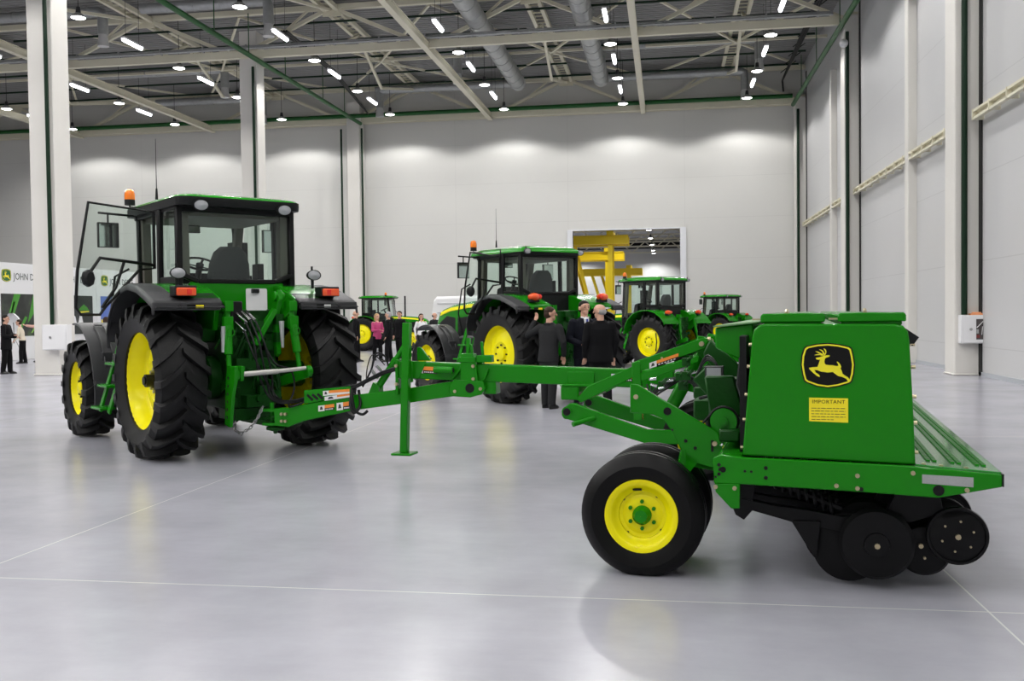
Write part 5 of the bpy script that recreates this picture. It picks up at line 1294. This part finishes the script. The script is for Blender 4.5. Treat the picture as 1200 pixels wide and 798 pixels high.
def panel(k, y0, y1, label):
    e = empty('display_panel', (-26.3, y0, 0)); tag(e, label, 'display panel', 'display wall panels'); w = y1-y0
    b = MB(); b.box(-.12, 0, .01, w-.01, 0, 3.98); b.build('board', WHITEP, e, bevel=.01)
    yl = .68
    b = MB()
    def e2(px, py): return (yl+(px-300)/500*.58, 3.46-(py-248)/427*.52)
    b.prism([e2(*p) for p in outl], 'x', .0, .012, 0); 
    A = [e2(*p) for p in shrink(.95)]; B = [e2(*p) for p in shrink(.88)]; n = len(A)
    b.add([(.014, *p) for p in A] + [(.014, *p) for p in B], [(i, (i+1) % n, n+(i+1) % n, n+i) for i in range(n)], 1)
    b.prism([e2(*p) for p in deer], 'x', .012, .015, 1)
    for pts in ([(268,160),(284,140),(290,115),(284,100),(272,88),(262,88),(276,108),(279,128),(272,142),(260,155)], [(262,142),(232,128),(210,116),(186,113),(206,126),(228,138),(256,152)]): b.prism([e2(*p) for p in pts], 'x', .012, .015, 1)
    b.build('emblem', [EMG, EMY], e, smooth=0, fix=False)
    text_mesh('JOHN DEERE', .40, 'lettering', mat('lettering_dark', (.03, .05, .04), .5), e, M_axes((.004, yl+1.46, 3.42), (0,1,0), (0,0,1), (1,0,0)), .002, 1.05, .86)
    p0, p1, z0, z1 = .32, w-.35, .98, 2.72
    b = MB(); b.box(0, .02, p0, p1, z0, z1); po = b.build('poster', [PM1, PM2, PM3][k], e, smooth=0)
    b = MB()
    def q(m, *pts): b.prism(list(pts), 'x', .02, .024, m)
    if k == 0:
        q(0, (.5,1.3), (.8,1.3), (1.5,2.72), (1.1,2.72)); q(1, (.75,1.6), (.85,1.6), (1.15,2.4), (1.05,2.4)); q(0, (1.9,1.5), (2.3,1.9), (2.75,2.72), (2.3,2.72)); q(0, (1.2,1.05), (1.35,1.05), (1.9,1.75), (1.75,1.8)); q(1, (2.1,1.1), (2.2,1.1), (2.7,1.6), (2.6,1.65))
    elif k == 1:
        q(0, (1.9,2.05), (2.75,2.05), (2.6,2.2), (2.35,2.33), (2.1,2.18)); q(2, (1.9,1.92), (2.75,1.98), (2.75,2.03), (1.9,2.0))
        for y, z, s in ((.75,1.2,1.1), (1.05,1.25,1.1), (1.65,1.45,.9), (2.1,1.5,1.1)): q(3, (y-.16*s,z), (y+.16*s,z), (y+.05*s,z+.36*s), (y-.03*s,z+.4*s))
        for y in (.6,.9,1.1): q(1, (y,1.02), (y+.18,1.04), (y+.14,1.16), (y+.03,1.14))
        for y, z in ((.9,2.6), (.95,2.4), (1.0,2.2)): q(3, (y,z), (y+.06,z), (y+.06,z+.05), (y,z+.05))
    else:
        q(2, (.32,1.02), (2.9,1.02), (2.9,1.5), (2.2,1.75), (1.2,1.72), (.32,1.62)); q(4, (.5,1.2), (1.6,1.2), (1.6,1.45), (.5,1.42)); q(5, (.6,1.5), (1.2,1.5), (1.15,1.68), (.65,1.66)); q(5, (1.9,1.1), (2.3,1.1), (2.3,1.4), (1.9,1.4))
    b.build('picture', [PG1, PG2, EMY, WHITEP, mat('poster_orange', (.7,.35,.03), .4), DECALK], po, smooth=0, fix=False)
panel(0, 34.6, 38.1, 'white display panel left of the first column, poster of green machine parts')
panel(1, 38.1, 41.5, 'white display panel right of the first column, black poster with white cones')
panel(2, 41.5, 44.9, 'white display panel behind the open tractor door, poster of yellow machine under blue sky')

# ------------------------------------------------------------------ white van
vn = empty('van', (-12.2, 50.2, 0), math.radians(4)); tag(vn, 'white high-roof van parked before the back wall', 'van')
b = MB(); rings = []
for x, z1, hy in ((.0,1.9,.92), (.10,2.45,.93), (.25,2.62,.95), (3.6,2.66,.95), (4.1,2.55,.93), (5.0,1.55,.9), (5.7,1.25,.85), (5.85,.9,.8)):
    rings.append([(x,-hy,.35), (x,-hy*1.02,1.1), (x,-hy*.93,z1-.12), (x,-hy*.75,z1), (x,hy*.75,z1), (x,hy*.93,z1-.12), (x,hy*1.02,1.1), (x,hy,.35)])
b.loft(rings); b.build('body', WHITE, vn, bevel=.02, smooth=40)
b = MB()
for z in (1.0, 1.75, 2.22): b.box(.3, 3.7, -.985+.02*(z>2), -.93, z, z+.03)
for x in (1.7, 3.4): b.box(x, x+.02, -.985, -.93, .5, 2.3)
b.build('side_moulding', mat('van_grey', (.45,.46,.48), .5), vn, smooth=0)
b = MB(); b.prism([(3.9,1.5), (4.75,1.5), (4.2,2.2), (3.9,2.2)], 'y', -.985, -.90); b.build('side_window', BLK, vn)
for x in (1.1, 4.7):
    for y in (-.85, .85):
        b = MB(); b.cyl((x, y-.1, .34), (x, y+.1, .34), .34, n=24); wv = b.build('wheel', RUBS, vn); b = MB(); b.cyl((x, y-.11, .34), (x, y+.11, .34), .2, n=16); b.build('hub_cap', GALV, wv)

# ------------------------------------------------------------------ ambient
wld = bpy.data.worlds.new('world'); sc.world = wld; wld.use_nodes = True
wld.node_tree.nodes['Background'].inputs[0].default_value = (.8, .85, 1, 1); wld.node_tree.nodes['Background'].inputs[1].default_value = 0.0
sc.cycles.use_light_tree = True
sc.cycles.max_bounces = 8; sc.cycles.transparent_max_bounces = 24
sc.cycles.sample_clamp_indirect = 2.5
